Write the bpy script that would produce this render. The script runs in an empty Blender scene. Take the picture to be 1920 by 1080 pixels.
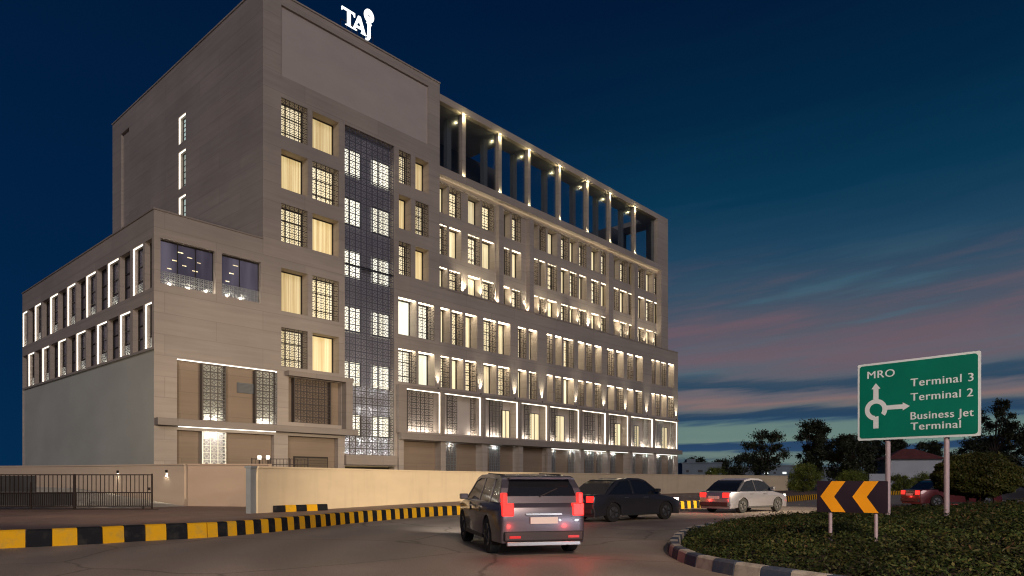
import bpy, bmesh, math, random
import numpy as np
from mathutils import Vector, Matrix

random.seed(7)
rng = np.random.default_rng(7)
SC = bpy.context.scene
COL = SC.collection
R = math.radians

# ------------------------------------------------------------------ camera
FPX = 1310.0          # focal length in pixels of the 1920 wide photograph
HOR = 900.0           # horizon row
CAM_H = 1.4
cam_d = bpy.data.cameras.new("camera")
cam = bpy.data.objects.new("camera", cam_d)
COL.objects.link(cam)
cam.location = (0, 0, CAM_H)
cam.rotation_euler = (R(90), 0, 0)
cam_d.sensor_width = 36
cam_d.lens = 36 * FPX / 1920
cam_d.shift_y = (HOR - 540) / 1920
cam_d.clip_end = 4000
SC.camera = cam

# ------------------------------------------------------------------ view / render settings
SC.view_settings.view_transform = 'Standard'
SC.view_settings.look = 'None'
SC.view_settings.exposure = 0
SC.view_settings.gamma = 1
SC.render.engine = 'CYCLES'
SC.cycles.use_denoising = True
SC.cycles.filter_width = 1.15
SC.cycles.max_bounces = 6
SC.cycles.transparent_max_bounces = 12
SC.cycles.sample_clamp_indirect = 4

# ------------------------------------------------------------------ world: dusk sky
world = bpy.data.worlds.new("World")
SC.world = world
world.use_nodes = True
wt = world.node_tree
wt.nodes.clear()


def wn(t, **kw):
    n = wt.nodes.new(t)
    for k, v in kw.items():
        setattr(n, k, v)
    return n


def wl(a, b):
    wt.links.new(a, b)


def wmath(op, a, b=None, c=None):
    n = wn('ShaderNodeMath', operation=op)
    for i, v in enumerate((a, b, c)):
        if v is None:
            continue
        if isinstance(v, (int, float)):
            n.inputs[i].default_value = v
        else:
            wl(v, n.inputs[i])
    return n.outputs[0]


def srgb(r, g, b):
    f = lambda c: (c / 255 / 12.92) if c / 255 <= 0.04045 else ((c / 255 + 0.055) / 1.055) ** 2.4
    return (f(r), f(g), f(b), 1)


tc = wn('ShaderNodeTexCoord')
sp = wn('ShaderNodeSeparateXYZ')
wl(tc.outputs['Generated'], sp.inputs[0])
az = wmath('ARCTAN2', sp.outputs[0], sp.outputs[1])          # 0 ahead, + to the right
el = wmath('ARCSINE', sp.outputs[2])
eld = wmath('MULTIPLY', el, 180 / math.pi)
azd = wmath('MULTIPLY', az, 180 / math.pi)
# tilted, wind-drawn cloud coordinates
cv = wn('ShaderNodeCombineXYZ')
wl(wmath('MULTIPLY', azd, 0.055), cv.inputs[0])
wl(wmath('MULTIPLY', wmath('SUBTRACT', eld, wmath('MULTIPLY', azd, 0.10)), 0.55), cv.inputs[1])
n1 = wn('ShaderNodeTexNoise')
n1.inputs['Scale'].default_value = 1.0
n1.inputs['Detail'].default_value = 6
n1.inputs['Roughness'].default_value = 0.55
wl(cv.outputs[0], n1.inputs['Vector'])
cv2 = wn('ShaderNodeCombineXYZ')
wl(wmath('MULTIPLY', azd, 0.11), cv2.inputs[0])
wl(wmath('MULTIPLY', wmath('SUBTRACT', eld, wmath('MULTIPLY', azd, 0.05)), 1.5), cv2.inputs[1])
cv2.inputs[2].default_value = 4.2
n2 = wn('ShaderNodeTexNoise')
n2.inputs['Scale'].default_value = 1.0
n2.inputs['Detail'].default_value = 5
wl(cv2.outputs[0], n2.inputs['Vector'])
# banded colours of the evening sky by height, edges frayed by the noise
frayed = wmath('ADD', eld, wmath('MULTIPLY', wmath('SUBTRACT', n2.outputs['Fac'], 0.5), 1.15))
frayed = wmath('SUBTRACT', frayed, wmath('MULTIPLY', wmath('SUBTRACT', azd, 20), 0.004))
frayed = wmath('ADD', frayed, wmath('MULTIPLY', wmath('SUBTRACT', n1.outputs['Fac'], 0.5), 2.6))
pos = wmath('DIVIDE', frayed, 40.0)
ramp = wn('ShaderNodeValToRGB')
wl(pos, ramp.inputs[0])
bands = [(0, (60, 75, 90)), (1.45, (70, 88, 98)), (1.65, (108, 126, 120)), (2.0, (100, 120, 118)), (2.2, (44, 72, 104)), (2.9, (40, 66, 98)), (3.1, (108, 132, 124)),
         (4.0, (102, 126, 122)), (4.3, (66, 94, 112)), (4.55, (38, 66, 94)), (5.1, (46, 70, 94)), (5.4, (96, 102, 108)), (6.0, (130, 108, 108)), (6.6, (100, 98, 108)),
         (7.0, (46, 72, 94)), (7.5, (54, 76, 96)), (8.0, (88, 96, 108)), (9.5, (102, 95, 106)), (11.5, (84, 88, 102)), (14, (58, 80, 100)), (17, (32, 68, 94)),
         (21, (10, 54, 82)), (27, (3, 38, 66)), (33, (2, 27, 56)), (39.9, (2, 20, 46))]
cr = ramp.color_ramp
cr.interpolation = 'LINEAR'
while len(cr.elements) > 1:
    cr.elements.remove(cr.elements[0])
cr.elements[0].position = bands[0][0] / 40
cr.elements[0].color = srgb(*bands[0][1])
for p_, c_ in bands[1:]:
    e_ = cr.elements.new(p_ / 40)
    e_.color = srgb(*c_)
# dark clear blue for the part of the sky away from the afterglow
ramp2 = wn('ShaderNodeValToRGB')
wl(wmath('DIVIDE', eld, 40.0), ramp2.inputs[0])
c2 = ramp2.color_ramp
c2.elements[0].position = 0.0
c2.elements[0].color = srgb(4, 42, 76)
c2.elements[1].position = 1.0
c2.elements[1].color = srgb(1, 22, 52)
e_ = c2.elements.new(0.5)
e_.color = srgb(2, 32, 66)
mr = wn('ShaderNodeMapRange')
mr.interpolation_type = 'SMOOTHSTEP'
wl(azd, mr.inputs[0])
mr.inputs[1].default_value = -12
mr.inputs[2].default_value = 16
mr2 = wn('ShaderNodeMapRange')
mr2.interpolation_type = 'SMOOTHSTEP'
wl(azd, mr2.inputs[0])
mr2.inputs[1].default_value = 80
mr2.inputs[2].default_value = 55
glowf = wmath('MULTIPLY', mr.outputs[0], mr2.outputs[0])
mixs = wn('ShaderNodeMix', data_type='RGBA')
wl(glowf, mixs.inputs[0])
wl(ramp2.outputs[0], mixs.inputs[6])
wl(ramp.outputs[0], mixs.inputs[7])
# pink drifting cloud between 7 and 17 degrees
win = wn('ShaderNodeMapRange')
win.interpolation_type = 'SMOOTHSTEP'
wl(eld, win.inputs[0])
win.inputs[1].default_value = 6.5
win.inputs[2].default_value = 10
win2 = wn('ShaderNodeMapRange')
win2.interpolation_type = 'SMOOTHSTEP'
wl(eld, win2.inputs[0])
win2.inputs[1].default_value = 18.5
win2.inputs[2].default_value = 11
cm = wn('ShaderNodeMapRange')
cm.interpolation_type = 'SMOOTHSTEP'
wl(n1.outputs['Fac'], cm.inputs[0])
cm.inputs[1].default_value = 0.44
cm.inputs[2].default_value = 0.66
pinkf = wmath('MULTIPLY', wmath('MULTIPLY', win.outputs[0], win2.outputs[0]), wmath('MULTIPLY', cm.outputs[0], glowf))
pinkf = wmath('MULTIPLY', pinkf, 0.75)
mixp = wn('ShaderNodeMix', data_type='RGBA')
wl(pinkf, mixp.inputs[0])
wl(mixs.outputs[2], mixp.inputs[6])
mixp.inputs[7].default_value = srgb(112, 90, 100)
# dark and cyan streaks
cm2 = wn('ShaderNodeMapRange')
cm2.interpolation_type = 'SMOOTHSTEP'
wl(n1.outputs['Fac'], cm2.inputs[0])
cm2.inputs[1].default_value = 0.46
cm2.inputs[2].default_value = 0.30
cyf = wmath('MULTIPLY', wmath('MULTIPLY', win.outputs[0], win2.outputs[0]), wmath('MULTIPLY', cm2.outputs[0], glowf))
mixc = wn('ShaderNodeMix', data_type='RGBA')
wl(wmath('MULTIPLY', cyf, 0.6), mixc.inputs[0])
wl(mixp.outputs[2], mixc.inputs[6])
mixc.inputs[7].default_value = srgb(62, 106, 124)
bg = wn('ShaderNodeBackground')
wl(mixc.outputs[2], bg.inputs[0])
bg.inputs[1].default_value = 1.0
wo = wn('ShaderNodeOutputWorld')
wl(bg.outputs[0], wo.inputs[0])
world.cycles.sampling_method = 'AUTOMATIC'

# ------------------------------------------------------------------ the one sun: last low soft light
sun_d = bpy.data.lights.new("sun", 'SUN')
sun_d.energy = 0.92
sun_d.angle = R(18)
sun_d.color = (1.0, 0.89, 0.86)
sun = bpy.data.objects.new("sun", sun_d)
COL.objects.link(sun)
_to = Vector((-0.22, 0.95, -0.34))
sun.rotation_euler = _to.to_track_quat('-Z', 'Y').to_euler()

# ------------------------------------------------------------------ materials
MATS = {}


def mat(name, color, rough=0.7, metal=0.0, spec=0.5, noise=None, emit=None, strength=0.0, coat=0.0, trans=0.0):
    """noise = (scale xyz, amount, detail): colour drifts darker and lighter by amount"""
    if name in MATS:
        return MATS[name]
    m = bpy.data.materials.new(name)
    m.use_nodes = True
    t = m.node_tree
    b = t.nodes['Principled BSDF']
    b.inputs['Base Color'].default_value = (*color[:3], 1)
    b.inputs['Roughness'].default_value = rough
    b.inputs['Metallic'].default_value = metal
    b.inputs['Specular IOR Level'].default_value = spec
    b.inputs['Coat Weight'].default_value = coat
    b.inputs['Transmission Weight'].default_value = trans
    if emit:
        b.inputs['Emission Color'].default_value = (*emit[:3], 1)
        b.inputs['Emission Strength'].default_value = strength
    if noise:
        sc, amt, det = noise
        co = t.nodes.new('ShaderNodeTexCoord')
        mp = t.nodes.new('ShaderNodeMapping')
        mp.inputs['Scale'].default_value = sc
        nz = t.nodes.new('ShaderNodeTexNoise')
        nz.inputs['Scale'].default_value = 1
        nz.inputs['Detail'].default_value = det
        rm = t.nodes.new('ShaderNodeMapRange')
        rm.inputs[1].default_value = 0.3
        rm.inputs[2].default_value = 0.7
        rm.inputs[3].default_value = 1 - amt
        rm.inputs[4].default_value = 1 + amt
        mx = t.nodes.new('ShaderNodeVectorMath')
        mx.operation = 'SCALE'
        mx.inputs[0].default_value = color[:3]
        t.links.new(co.outputs['Object'], mp.inputs[0])
        t.links.new(mp.outputs[0], nz.inputs['Vector'])
        t.links.new(nz.outputs['Fac'], rm.inputs[0])
        t.links.new(rm.outputs[0], mx.inputs['Scale'])
        t.links.new(mx.outputs[0], b.inputs['Base Color'])
    MATS[name] = m
    return m


def stone(name, color, joint=0.84, bw=6.5, bh=1.3, streak=0.085):
    m = bpy.data.materials.new(name)
    m.use_nodes = True
    t = m.node_tree
    b = t.nodes['Principled BSDF']
    b.inputs['Roughness'].default_value = 0.75
    N = t.nodes.new
    L = t.links.new
    co = N('ShaderNodeTexCoord')
    s = N('ShaderNodeSeparateXYZ')
    L(co.outputs['Object'], s.inputs[0])
    ad = N('ShaderNodeMath')
    L(s.outputs[0], ad.inputs[0])
    L(s.outputs[1], ad.inputs[1])
    cb = N('ShaderNodeCombineXYZ')
    L(ad.outputs[0], cb.inputs[0])
    L(s.outputs[2], cb.inputs[1])
    br = N('ShaderNodeTexBrick')
    br.inputs['Scale'].default_value = 1
    br.inputs['Brick Width'].default_value = bw
    br.inputs['Row Height'].default_value = bh
    br.inputs['Mortar Size'].default_value = 0.03
    br.inputs['Mortar Smooth'].default_value = 0.3
    br.inputs['Color1'].default_value = (0.93, 0.93, 0.93, 1)
    br.inputs['Color2'].default_value = (1.06, 1.04, 1.02, 1)
    br.inputs['Mortar'].default_value = (joint, joint, joint, 1)
    L(cb.outputs[0], br.inputs['Vector'])
    mp = N('ShaderNodeMapping')
    mp.inputs['Scale'].default_value = (0.22, 3.4, 1)
    L(cb.outputs[0], mp.inputs[0])
    nz = N('ShaderNodeTexNoise')
    nz.inputs['Scale'].default_value = 1
    nz.inputs['Detail'].default_value = 7
    nz.inputs['Roughness'].default_value = 0.62
    L(mp.outputs[0], nz.inputs['Vector'])
    rm = N('ShaderNodeMapRange')
    rm.inputs[1].default_value = 0.3
    rm.inputs[2].default_value = 0.7
    rm.inputs[3].default_value = 1 - streak
    rm.inputs[4].default_value = 1 + streak
    L(nz.outputs['Fac'], rm.inputs[0])
    nz2 = N('ShaderNodeTexNoise')
    nz2.inputs['Scale'].default_value = 0.16
    nz2.inputs['Detail'].default_value = 4
    L(co.outputs['Object'], nz2.inputs['Vector'])
    rm2 = N('ShaderNodeMapRange')
    rm2.inputs[1].default_value = 0.3
    rm2.inputs[2].default_value = 0.7
    rm2.inputs[3].default_value = 0.88
    rm2.inputs[4].default_value = 1.1
    L(nz2.outputs['Fac'], rm2.inputs[0])
    m1 = N('ShaderNodeMath')
    m1.operation = 'MULTIPLY'
    L(rm.outputs[0], m1.inputs[0])
    L(rm2.outputs[0], m1.inputs[1])
    v1 = N('ShaderNodeVectorMath')
    v1.operation = 'MULTIPLY'
    L(br.outputs[0], v1.inputs[0])
    v1.inputs[1].default_value = color[:3]
    v2 = N('ShaderNodeVectorMath')
    v2.operation = 'SCALE'
    L(v1.outputs[0], v2.inputs[0])
    L(m1.outputs[0], v2.inputs['Scale'])
    L(v2.outputs[0], b.inputs['Base Color'])
    bp = N('ShaderNodeBump')
    bp.inputs['Strength'].default_value = 0.25
    bp.inputs['Distance'].default_value = 0.02
    L(nz.outputs['Fac'], bp.inputs['Height'])
    L(bp.outputs[0], b.inputs['Normal'])
    MATS[name] = m
    return m


def curtain_mat(name, c_lo, c_hi, strength, folds=9.0, vary=0.35):
    """backlit cloth: folds let more or less of the room's light through"""
    m = bpy.data.materials.new(name)
    m.use_nodes = True
    t = m.node_tree
    N = t.nodes.new
    L = t.links.new
    b = t.nodes['Principled BSDF']
    b.inputs['Base Color'].default_value = (0.5, 0.43, 0.3, 1)
    b.inputs['Roughness'].default_value = 0.9
    co = N('ShaderNodeTexCoord')
    mp = N('ShaderNodeMapping')
    mp.inputs['Scale'].default_value = (folds, folds, 0.12)
    L(co.outputs['Object'], mp.inputs[0])
    nz = N('ShaderNodeTexNoise')
    nz.inputs['Scale'].default_value = 1
    nz.inputs['Detail'].default_value = 3
    L(mp.outputs[0], nz.inputs['Vector'])
    cr = N('ShaderNodeValToRGB')
    cr.color_ramp.elements[0].position = 0.35
    cr.color_ramp.elements[0].color = (*c_lo, 1)
    cr.color_ramp.elements[1].position = 0.65
    cr.color_ramp.elements[1].color = (*c_hi, 1)
    L(nz.outputs['Fac'], cr.inputs[0])
    L(cr.outputs[0], b.inputs['Emission Color'])
    oi = N('ShaderNodeObjectInfo')
    mr_ = N('ShaderNodeMapRange')
    mr_.inputs[3].default_value = strength * (1 - vary)
    mr_.inputs[4].default_value = strength * (1 + vary)
    L(oi.outputs['Random'], mr_.inputs[0])
    L(mr_.outputs[0], b.inputs['Emission Strength'])
    MATS[name] = m
    return m


def leaf_mat(name, c0, c1, c2, rough=0.6, trans=0.0):
    m = bpy.data.materials.new(name)
    m.use_nodes = True
    t = m.node_tree
    N = t.nodes.new
    L = t.links.new
    b = t.nodes['Principled BSDF']
    b.inputs['Roughness'].default_value = rough
    b.inputs['Specular IOR Level'].default_value = 0.25
    g = N('ShaderNodeNewGeometry')
    cr = N('ShaderNodeValToRGB')
    cr.color_ramp.elements[0].color = (*c0, 1)
    cr.color_ramp.elements[1].color = (*c2, 1)
    e = cr.color_ramp.elements.new(0.5)
    e.color = (*c1, 1)
    L(g.outputs['Random Per Island'], cr.inputs[0])
    co = N('ShaderNodeTexCoord')
    nz = N('ShaderNodeTexNoise')
    nz.inputs['Scale'].default_value = 0.9
    nz.inputs['Detail'].default_value = 3
    L(co.outputs['Object'], nz.inputs['Vector'])
    rm = N('ShaderNodeMapRange')
    rm.inputs[1].default_value = 0.35
    rm.inputs[2].default_value = 0.65
    rm.inputs[3].default_value = 0.55
    rm.inputs[4].default_value = 1.45
    L(nz.outputs['Fac'], rm.inputs[0])
    v = N('ShaderNodeVectorMath')
    v.operation = 'SCALE'
    L(cr.outputs[0], v.inputs[0])
    L(rm.outputs[0], v.inputs['Scale'])
    L(v.outputs[0], b.inputs['Base Color'])
    MATS[name] = m
    return m


def emis(name, color, strength):
    return mat(name, (0.6, 0.6, 0.6), rough=0.5, emit=color, strength=strength)


M_STONE = stone("warm_grey_travertine", (0.40, 0.348, 0.305))
M_STONE2 = stone("dark_travertine", (0.32, 0.275, 0.24))
M_PANEL = mat("smooth_plaster", (0.50, 0.44, 0.40), 0.85, noise=((0.4, 0.4, 0.9), 0.05, 4))
M_BROWN = stone("brown_cladding", (0.27, 0.205, 0.15), joint=0.86, bw=5.0, bh=1.4, streak=0.08)
M_PLAIN = mat("grey_render_coat", (0.52, 0.53, 0.47), 0.85, noise=((0.15, 0.15, 0.3), 0.10, 5))
M_METAL = mat("dark_bronze_frame", (0.045, 0.038, 0.034), 0.45, metal=0.6)
M_LATT = mat("weathered_metal_screen", (0.10, 0.088, 0.08), 0.5, metal=0.3)
M_LATTD = mat("dark_metal_screen", (0.085, 0.07, 0.065), 0.5, metal=0.4)
M_LATTB = mat("blue_grey_screen", (0.14, 0.14, 0.175), 0.5, metal=0.3)
M_LATTS = mat("silver_screen", (0.52, 0.54, 0.53), 0.35, metal=0.75)
M_BACKB = mat("slate_blue_backing", (0.38, 0.375, 0.42), 0.7, noise=((0.5, 0.5, 0.5), 0.2, 4))
M_DARK = mat("dark_interior", (0.035, 0.032, 0.035), 0.6)
M_GLASS = mat("dark_reflecting_glass", (0.10, 0.095, 0.135), 0.08, spec=0.9)
M_CURT = curtain_mat("warm_backlit_curtain", srgb(190, 158, 98)[:3], srgb(236, 214, 158)[:3], 0.88, vary=0.22)
M_CURTP = curtain_mat("cream_backlit_curtain", srgb(196, 176, 128)[:3], srgb(246, 232, 190)[:3], 1.05, vary=0.3)
M_WHITEW = curtain_mat("white_backlit_blind", srgb(206, 216, 190)[:3], srgb(250, 252, 232)[:3], 1.1, folds=1.2, vary=0.2)
M_BACKL = curtain_mat("bright_sheer_curtain", srgb(222, 200, 150)[:3], srgb(255, 240, 205)[:3], 1.15, folds=5.0, vary=0.3)
M_BACKW = curtain_mat("bright_white_sheer", srgb(236, 230, 206)[:3], srgb(255, 253, 238)[:3], 1.35, folds=3.0, vary=0.2)
M_LED = emis("warm_white_led", (1.0, 0.88, 0.68), 9.0)
M_LEDH = curtain_mat("window_head_light", (.9, .74, .5), (1, .9, .68), 4.6, folds=2.0, vary=.5)
M_LEDQ = curtain_mat("lower_window_head_light", (.9, .76, .52), (1, .9, .68), 10, folds=2.0, vary=.35)
M_LEDP = emis("portal_led", (1.0, 0.90, 0.72), 4.0)
M_LEDW = emis("white_led", (1.0, 0.93, 0.80), 2.4)
M_LEDS = emis("soffit_led", (1.0, 0.84, 0.58), 7)
M_LENS = emis("uplight_lens", (1.0, 0.9, 0.62), 8.0)


# ------------------------------------------------------------------ mesh helpers
class MB:
    def __init__(s):
        s.v = []
        s.f = []
        s.mi = []

    def quad(s, a, b, c, d, mi=0):
        n = len(s.v)
        s.v += [a, b, c, d]
        s.f.append((n, n + 1, n + 2, n + 3))
        s.mi.append(mi)

    def box(s, x0, x1, y0, y1, z0, z1, mi=0):
        if x0 > x1: x0, x1 = x1, x0
        if y0 > y1: y0, y1 = y1, y0
        if z0 > z1: z0, z1 = z1, z0
        n = len(s.v)
        s.v += [(x0, y0, z0), (x1, y0, z0), (x1, y1, z0), (x0, y1, z0), (x0, y0, z1), (x1, y0, z1), (x1, y1, z1), (x0, y1, z1)]
        for f in ((0, 3, 2, 1), (4, 5, 6, 7), (0, 1, 5, 4), (1, 2, 6, 5), (2, 3, 7, 6), (3, 0, 4, 7)):
            s.f.append(tuple(n + i for i in f))
            s.mi.append(mi)

    def tube(s, p0, p1, r0, r1=None, seg=8, mi=0, caps=True):
        r1 = r0 if r1 is None else r1
        p0 = Vector(p0)
        p1 = Vector(p1)
        d = (p1 - p0).normalized()
        a = d.orthogonal().normalized()
        b = d.cross(a)
        n = len(s.v)
        for p, r in ((p0, r0), (p1, r1)):
            for i in range(seg):
                t = 2 * math.pi * i / seg
                s.v.append(tuple(p + a * (r * math.cos(t)) + b * (r * math.sin(t))))
        for i in range(seg):
            j = (i + 1) % seg
            s.f.append((n + i, n + j, n + seg + j, n + seg + i))
            s.mi.append(mi)
        if caps:
            s.f.append(tuple(n + i for i in reversed(range(seg))))
            s.f.append(tuple(n + seg + i for i in range(seg)))
            s.mi += [mi, mi]

    def prism(s, poly, y0, y1, mi=0):
        """polygon in x,z pushed along y"""
        n = len(s.v)
        k = len(poly)
        s.v += [(x, y0, z) for x, z in poly] + [(x, y1, z) for x, z in poly]
        s.f.append(tuple(n + i for i in range(k)))
        s.f.append(tuple(n + k + i for i in reversed(range(k))))
        s.mi += [mi, mi]
        for i in range(k):
            j = (i + 1) % k
            s.f.append((n + j, n + i, n + k + i, n + k + j))
            s.mi.append(mi)

    def build(s, name, m, parent=None, xf=None, smooth=False, bevel=0.0, fix=False):
        me = bpy.data.meshes.new(name)
        vs = s.v if xf is None else [xf(*p) for p in s.v]
        me.from_pydata(vs, [], s.f)
        ms = m if isinstance(m, (list, tuple)) else [m]
        for q in ms:
            me.materials.append(q)
        if len(ms) > 1:
            me.polygons.foreach_set('material_index', s.mi)
        if fix:
            bm = bmesh.new()
            bm.from_mesh(me)
            bmesh.ops.remove_doubles(bm, verts=bm.verts, dist=1e-4)
            bmesh.ops.recalc_face_normals(bm, faces=bm.faces)
            bm.to_mesh(me)
            bm.free()
        if smooth:
            me.polygons.foreach_set('use_smooth', [True] * len(me.polygons))
        me.update()
        o = bpy.data.objects.new(name, me)
        COL.objects.link(o)
        if parent is not None:
            o.parent = parent
        if bevel:
            bv = o.modifiers.new('bevel', 'BEVEL')
            bv.width = bevel
            bv.segments = 2
            bv.limit_method = 'ANGLE'
            bv.angle_limit = R(35)
        return o


def tag(o, label=None, cat=None, group=None, kind=None):
    if label: o['label'] = label
    if cat: o['category'] = cat
    if group: o['group'] = group
    if kind: o['kind'] = kind
    return o


def thing(name, label, cat, loc=(0, 0, 0), rz=0.0, group=None):
    o = bpy.data.objects.new(name, None)
    o.empty_display_size = 0.3
    COL.objects.link(o)
    o.location = loc
    o.rotation_euler = (0, 0, rz)
    return tag(o, label, cat, group)


def kids(o):
    return [c for c in bpy.data.objects if c.parent == o]


def copy_tree(o, parent=None):
    c = o.copy()
    COL.objects.link(c)
    if parent is not None:
        c.parent = parent
    for ch in kids(o):
        copy_tree(ch, c)
    return c


def lamp(name, kind, loc, energy, color, parent=None, radius=0.05, spot=None, aim=None, blend=0.6):
    d = bpy.data.lights.new(name, kind)
    d.energy = energy
    d.color = color
    d.shadow_soft_size = radius
    if spot:
        d.spot_size = R(spot)
        d.spot_blend = blend
    o = bpy.data.objects.new(name, d)
    COL.objects.link(o)
    o.location = loc
    if aim is not None:
        o.rotation_euler = Vector(aim).to_track_quat('-Z', 'Y').to_euler()
    if parent is not None:
        o.parent = parent
    return o


def leaves(name, pts, size, m, parent=None, flat=0.0, aspect=0.55):
    """one small four-sided leaf at every point"""
    n = len(pts)
    pts = np.asarray(pts, float)
    nrm = rng.normal(size=(n, 3))
    nrm[:, 2] += flat * np.sign(nrm[:, 2] + 1e-6) * 3
    nrm /= np.linalg.norm(nrm, axis=1)[:, None]
    t = np.cross(nrm, rng.normal(size=(n, 3)))
    t /= np.linalg.norm(t, axis=1)[:, None] + 1e-9
    b = np.cross(nrm, t)
    s = (size * rng.uniform(0.6, 1.35, n))[:, None]
    V = np.stack([pts - t * s, pts + b * s * aspect, pts + t * s, pts - b * s * aspect], 1).reshape(-1, 3)
    me = bpy.data.meshes.new(name)
    me.vertices.add(4 * n)
    me.vertices.foreach_set('co', V.ravel())
    me.loops.add(4 * n)
    me.loops.foreach_set('vertex_index', np.arange(4 * n, dtype=np.int32))
    me.polygons.add(n)
    me.polygons.foreach_set('loop_start', np.arange(0, 4 * n, 4, dtype=np.int32))
    me.polygons.foreach_set('loop_total', np.full(n, 4, dtype=np.int32))
    me.materials.append(m)
    me.update(calc_edges=True)
    o = bpy.data.objects.new(name, me)
    COL.objects.link(o)
    if parent is not None:
        o.parent = parent
    return o


def G(px, py):
    """ground point that shows at a pixel of the photograph"""
    d = CAM_H * FPX / (py - HOR)
    return ((px - 960) / FPX * d, d)


def at(px, py, d):
    return ((px - 960) / FPX * d, d, CAM_H + (HOR - py) / FPX * d)


def spline(pts, n):
    P = [Vector(p) for p in pts]
    P = [P[0] * 2 - P[1]] + P + [P[-1] * 2 - P[-2]]
    out = []
    for i in range(1, len(P) - 2):
        for k in range(n):
            t = k / n
            a, b, c, d = P[i - 1], P[i], P[i + 1], P[i + 2]
            out.append(0.5 * (2 * b + (c - a) * t + (2 * a - 5 * b + 4 * c - d) * t * t + (3 * b - a - 3 * c + d) * t ** 3))
    out.append(P[-2])
    return out


# ================================================================== GROUND
M_GROUND = mat("dry_earth", (0.07, 0.06, 0.045), 0.95, noise=((0.2, 0.2, 0.2), 0.3, 6))


def asphalt(name, color, rough, rings=False):
    m = mat(name, color, rough, spec=0.4)
    t = m.node_tree
    b = t.nodes['Principled BSDF']
    N = t.nodes.new
    L = t.links.new
    co = N('ShaderNodeTexCoord')
    a = N('ShaderNodeTexNoise')
    a.inputs['Scale'].default_value = 0.35
    a.inputs['Detail'].default_value = 6
    f = N('ShaderNodeTexNoise')
    f.inputs['Scale'].default_value = 45
    f.inputs['Detail'].default_value = 3
    L(co.outputs['Object'], a.inputs['Vector'])
    L(co.outputs['Object'], f.inputs['Vector'])
    r1 = N('ShaderNodeMapRange')
    r1.inputs[1].default_value = 0.3
    r1.inputs[2].default_value = 0.7
    r1.inputs[3].default_value = 0.74
    r1.inputs[4].default_value = 1.25
    L(a.outputs['Fac'], r1.inputs[0])
    r2 = N('ShaderNodeMapRange')
    r2.inputs[1].default_value = 0.3
    r2.inputs[2].default_value = 0.7
    r2.inputs[3].default_value = 0.72
    r2.inputs[4].default_value = 1.28
    L(f.outputs['Fac'], r2.inputs[0])
    mm = N('ShaderNodeMath')
    mm.operation = 'MULTIPLY'
    L(r1.outputs[0], mm.inputs[0])
    L(r2.outputs[0], mm.inputs[1])
    v = N('ShaderNodeVectorMath')
    v.operation = 'SCALE'
    v.inputs[0].default_value = color
    L(mm.outputs[0], v.inputs['Scale'])
    if rings:
        # tyre-polished tracks round the island and small tar patches
        dn = N('ShaderNodeVectorMath')
        dn.operation = 'DISTANCE'
        dn.inputs[1].default_value = (11.5, 15.5, 0)
        L(co.outputs['Object'], dn.inputs[0])
        ad_ = N('ShaderNodeMath')
        ad_.operation = 'MULTIPLY_ADD'
        L(a.outputs['Fac'], ad_.inputs[0])
        ad_.inputs[1].default_value = 1.6
        L(dn.outputs['Value'], ad_.inputs[2])
        sn = N('ShaderNodeMath')
        sn.operation = 'SINE'
        ml_ = N('ShaderNodeMath')
        ml_.operation = 'MULTIPLY'
        ml_.inputs[1].default_value = 3.3
        L(ad_.outputs[0], ml_.inputs[0])
        L(ml_.outputs[0], sn.inputs[0])
        rg = N('ShaderNodeMapRange')
        rg.inputs[1].default_value = -1
        rg.inputs[3].default_value = 0.90
        rg.inputs[4].default_value = 1.09
        L(sn.outputs[0], rg.inputs[0])
        vo = N('ShaderNodeTexVoronoi')
        vo.feature = 'DISTANCE_TO_EDGE'
        vo.inputs['Scale'].default_value = 0.22
        nz_ = N('ShaderNodeVectorMath')
        nz_.operation = 'ADD'
        L(co.outputs['Object'], nz_.inputs[0])
        L(a.outputs['Color'], nz_.inputs[1])
        L(nz_.outputs[0], vo.inputs['Vector'])
        ck = N('ShaderNodeMapRange')
        ck.inputs[1].default_value = 0.0
        ck.inputs[2].default_value = 0.012
        ck.inputs[3].default_value = 0.55
        ck.inputs[4].default_value = 1.0
        L(vo.outputs['Distance'], ck.inputs[0])
        m3 = N('ShaderNodeMath')
        m3.operation = 'MULTIPLY'
        L(rg.outputs[0], m3.inputs[0])
        L(ck.outputs[0], m3.inputs[1])
        m4 = N('ShaderNodeMath')
        m4.operation = 'MULTIPLY'
        L(m3.outputs[0], m4.inputs[0])
        L(mm.outputs[0], m4.inputs[1])
        L(m4.outputs[0], v.inputs['Scale'])
    L(v.outputs[0], b.inputs['Base Color'])
    bp = N('ShaderNodeBump')
    bp.inputs['Strength'].default_value = 0.35
    bp.inputs['Distance'].default_value = 0.01
    L(f.outputs['Fac'], bp.inputs['Height'])
    L(bp.outputs[0], b.inputs['Normal'])
    r3 = N('ShaderNodeMapRange')
    r3.inputs[1].default_value = 0.35
    r3.inputs[2].default_value = 0.65
    r3.inputs[3].default_value = rough - 0.12
    r3.inputs[4].default_value = rough + 0.12
    L(a.outputs['Fac'], r3.inputs[0])
    L(r3.outputs[0], b.inputs['Roughness'])
    return m


M_ROAD = asphalt("worn_asphalt", (0.29, 0.240, 0.208), 0.62, rings=True)
M_PAVE = asphalt("pinkish_paving", (0.19, 0.12, 0.10), 0.6)
mb = MB()
mb.quad((-900, -120, 0), (900, -120, 0), (900, 1500, 0), (-900, 1500, 0))
tag(mb.build("ground", M_GROUND), kind='structure')

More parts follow.
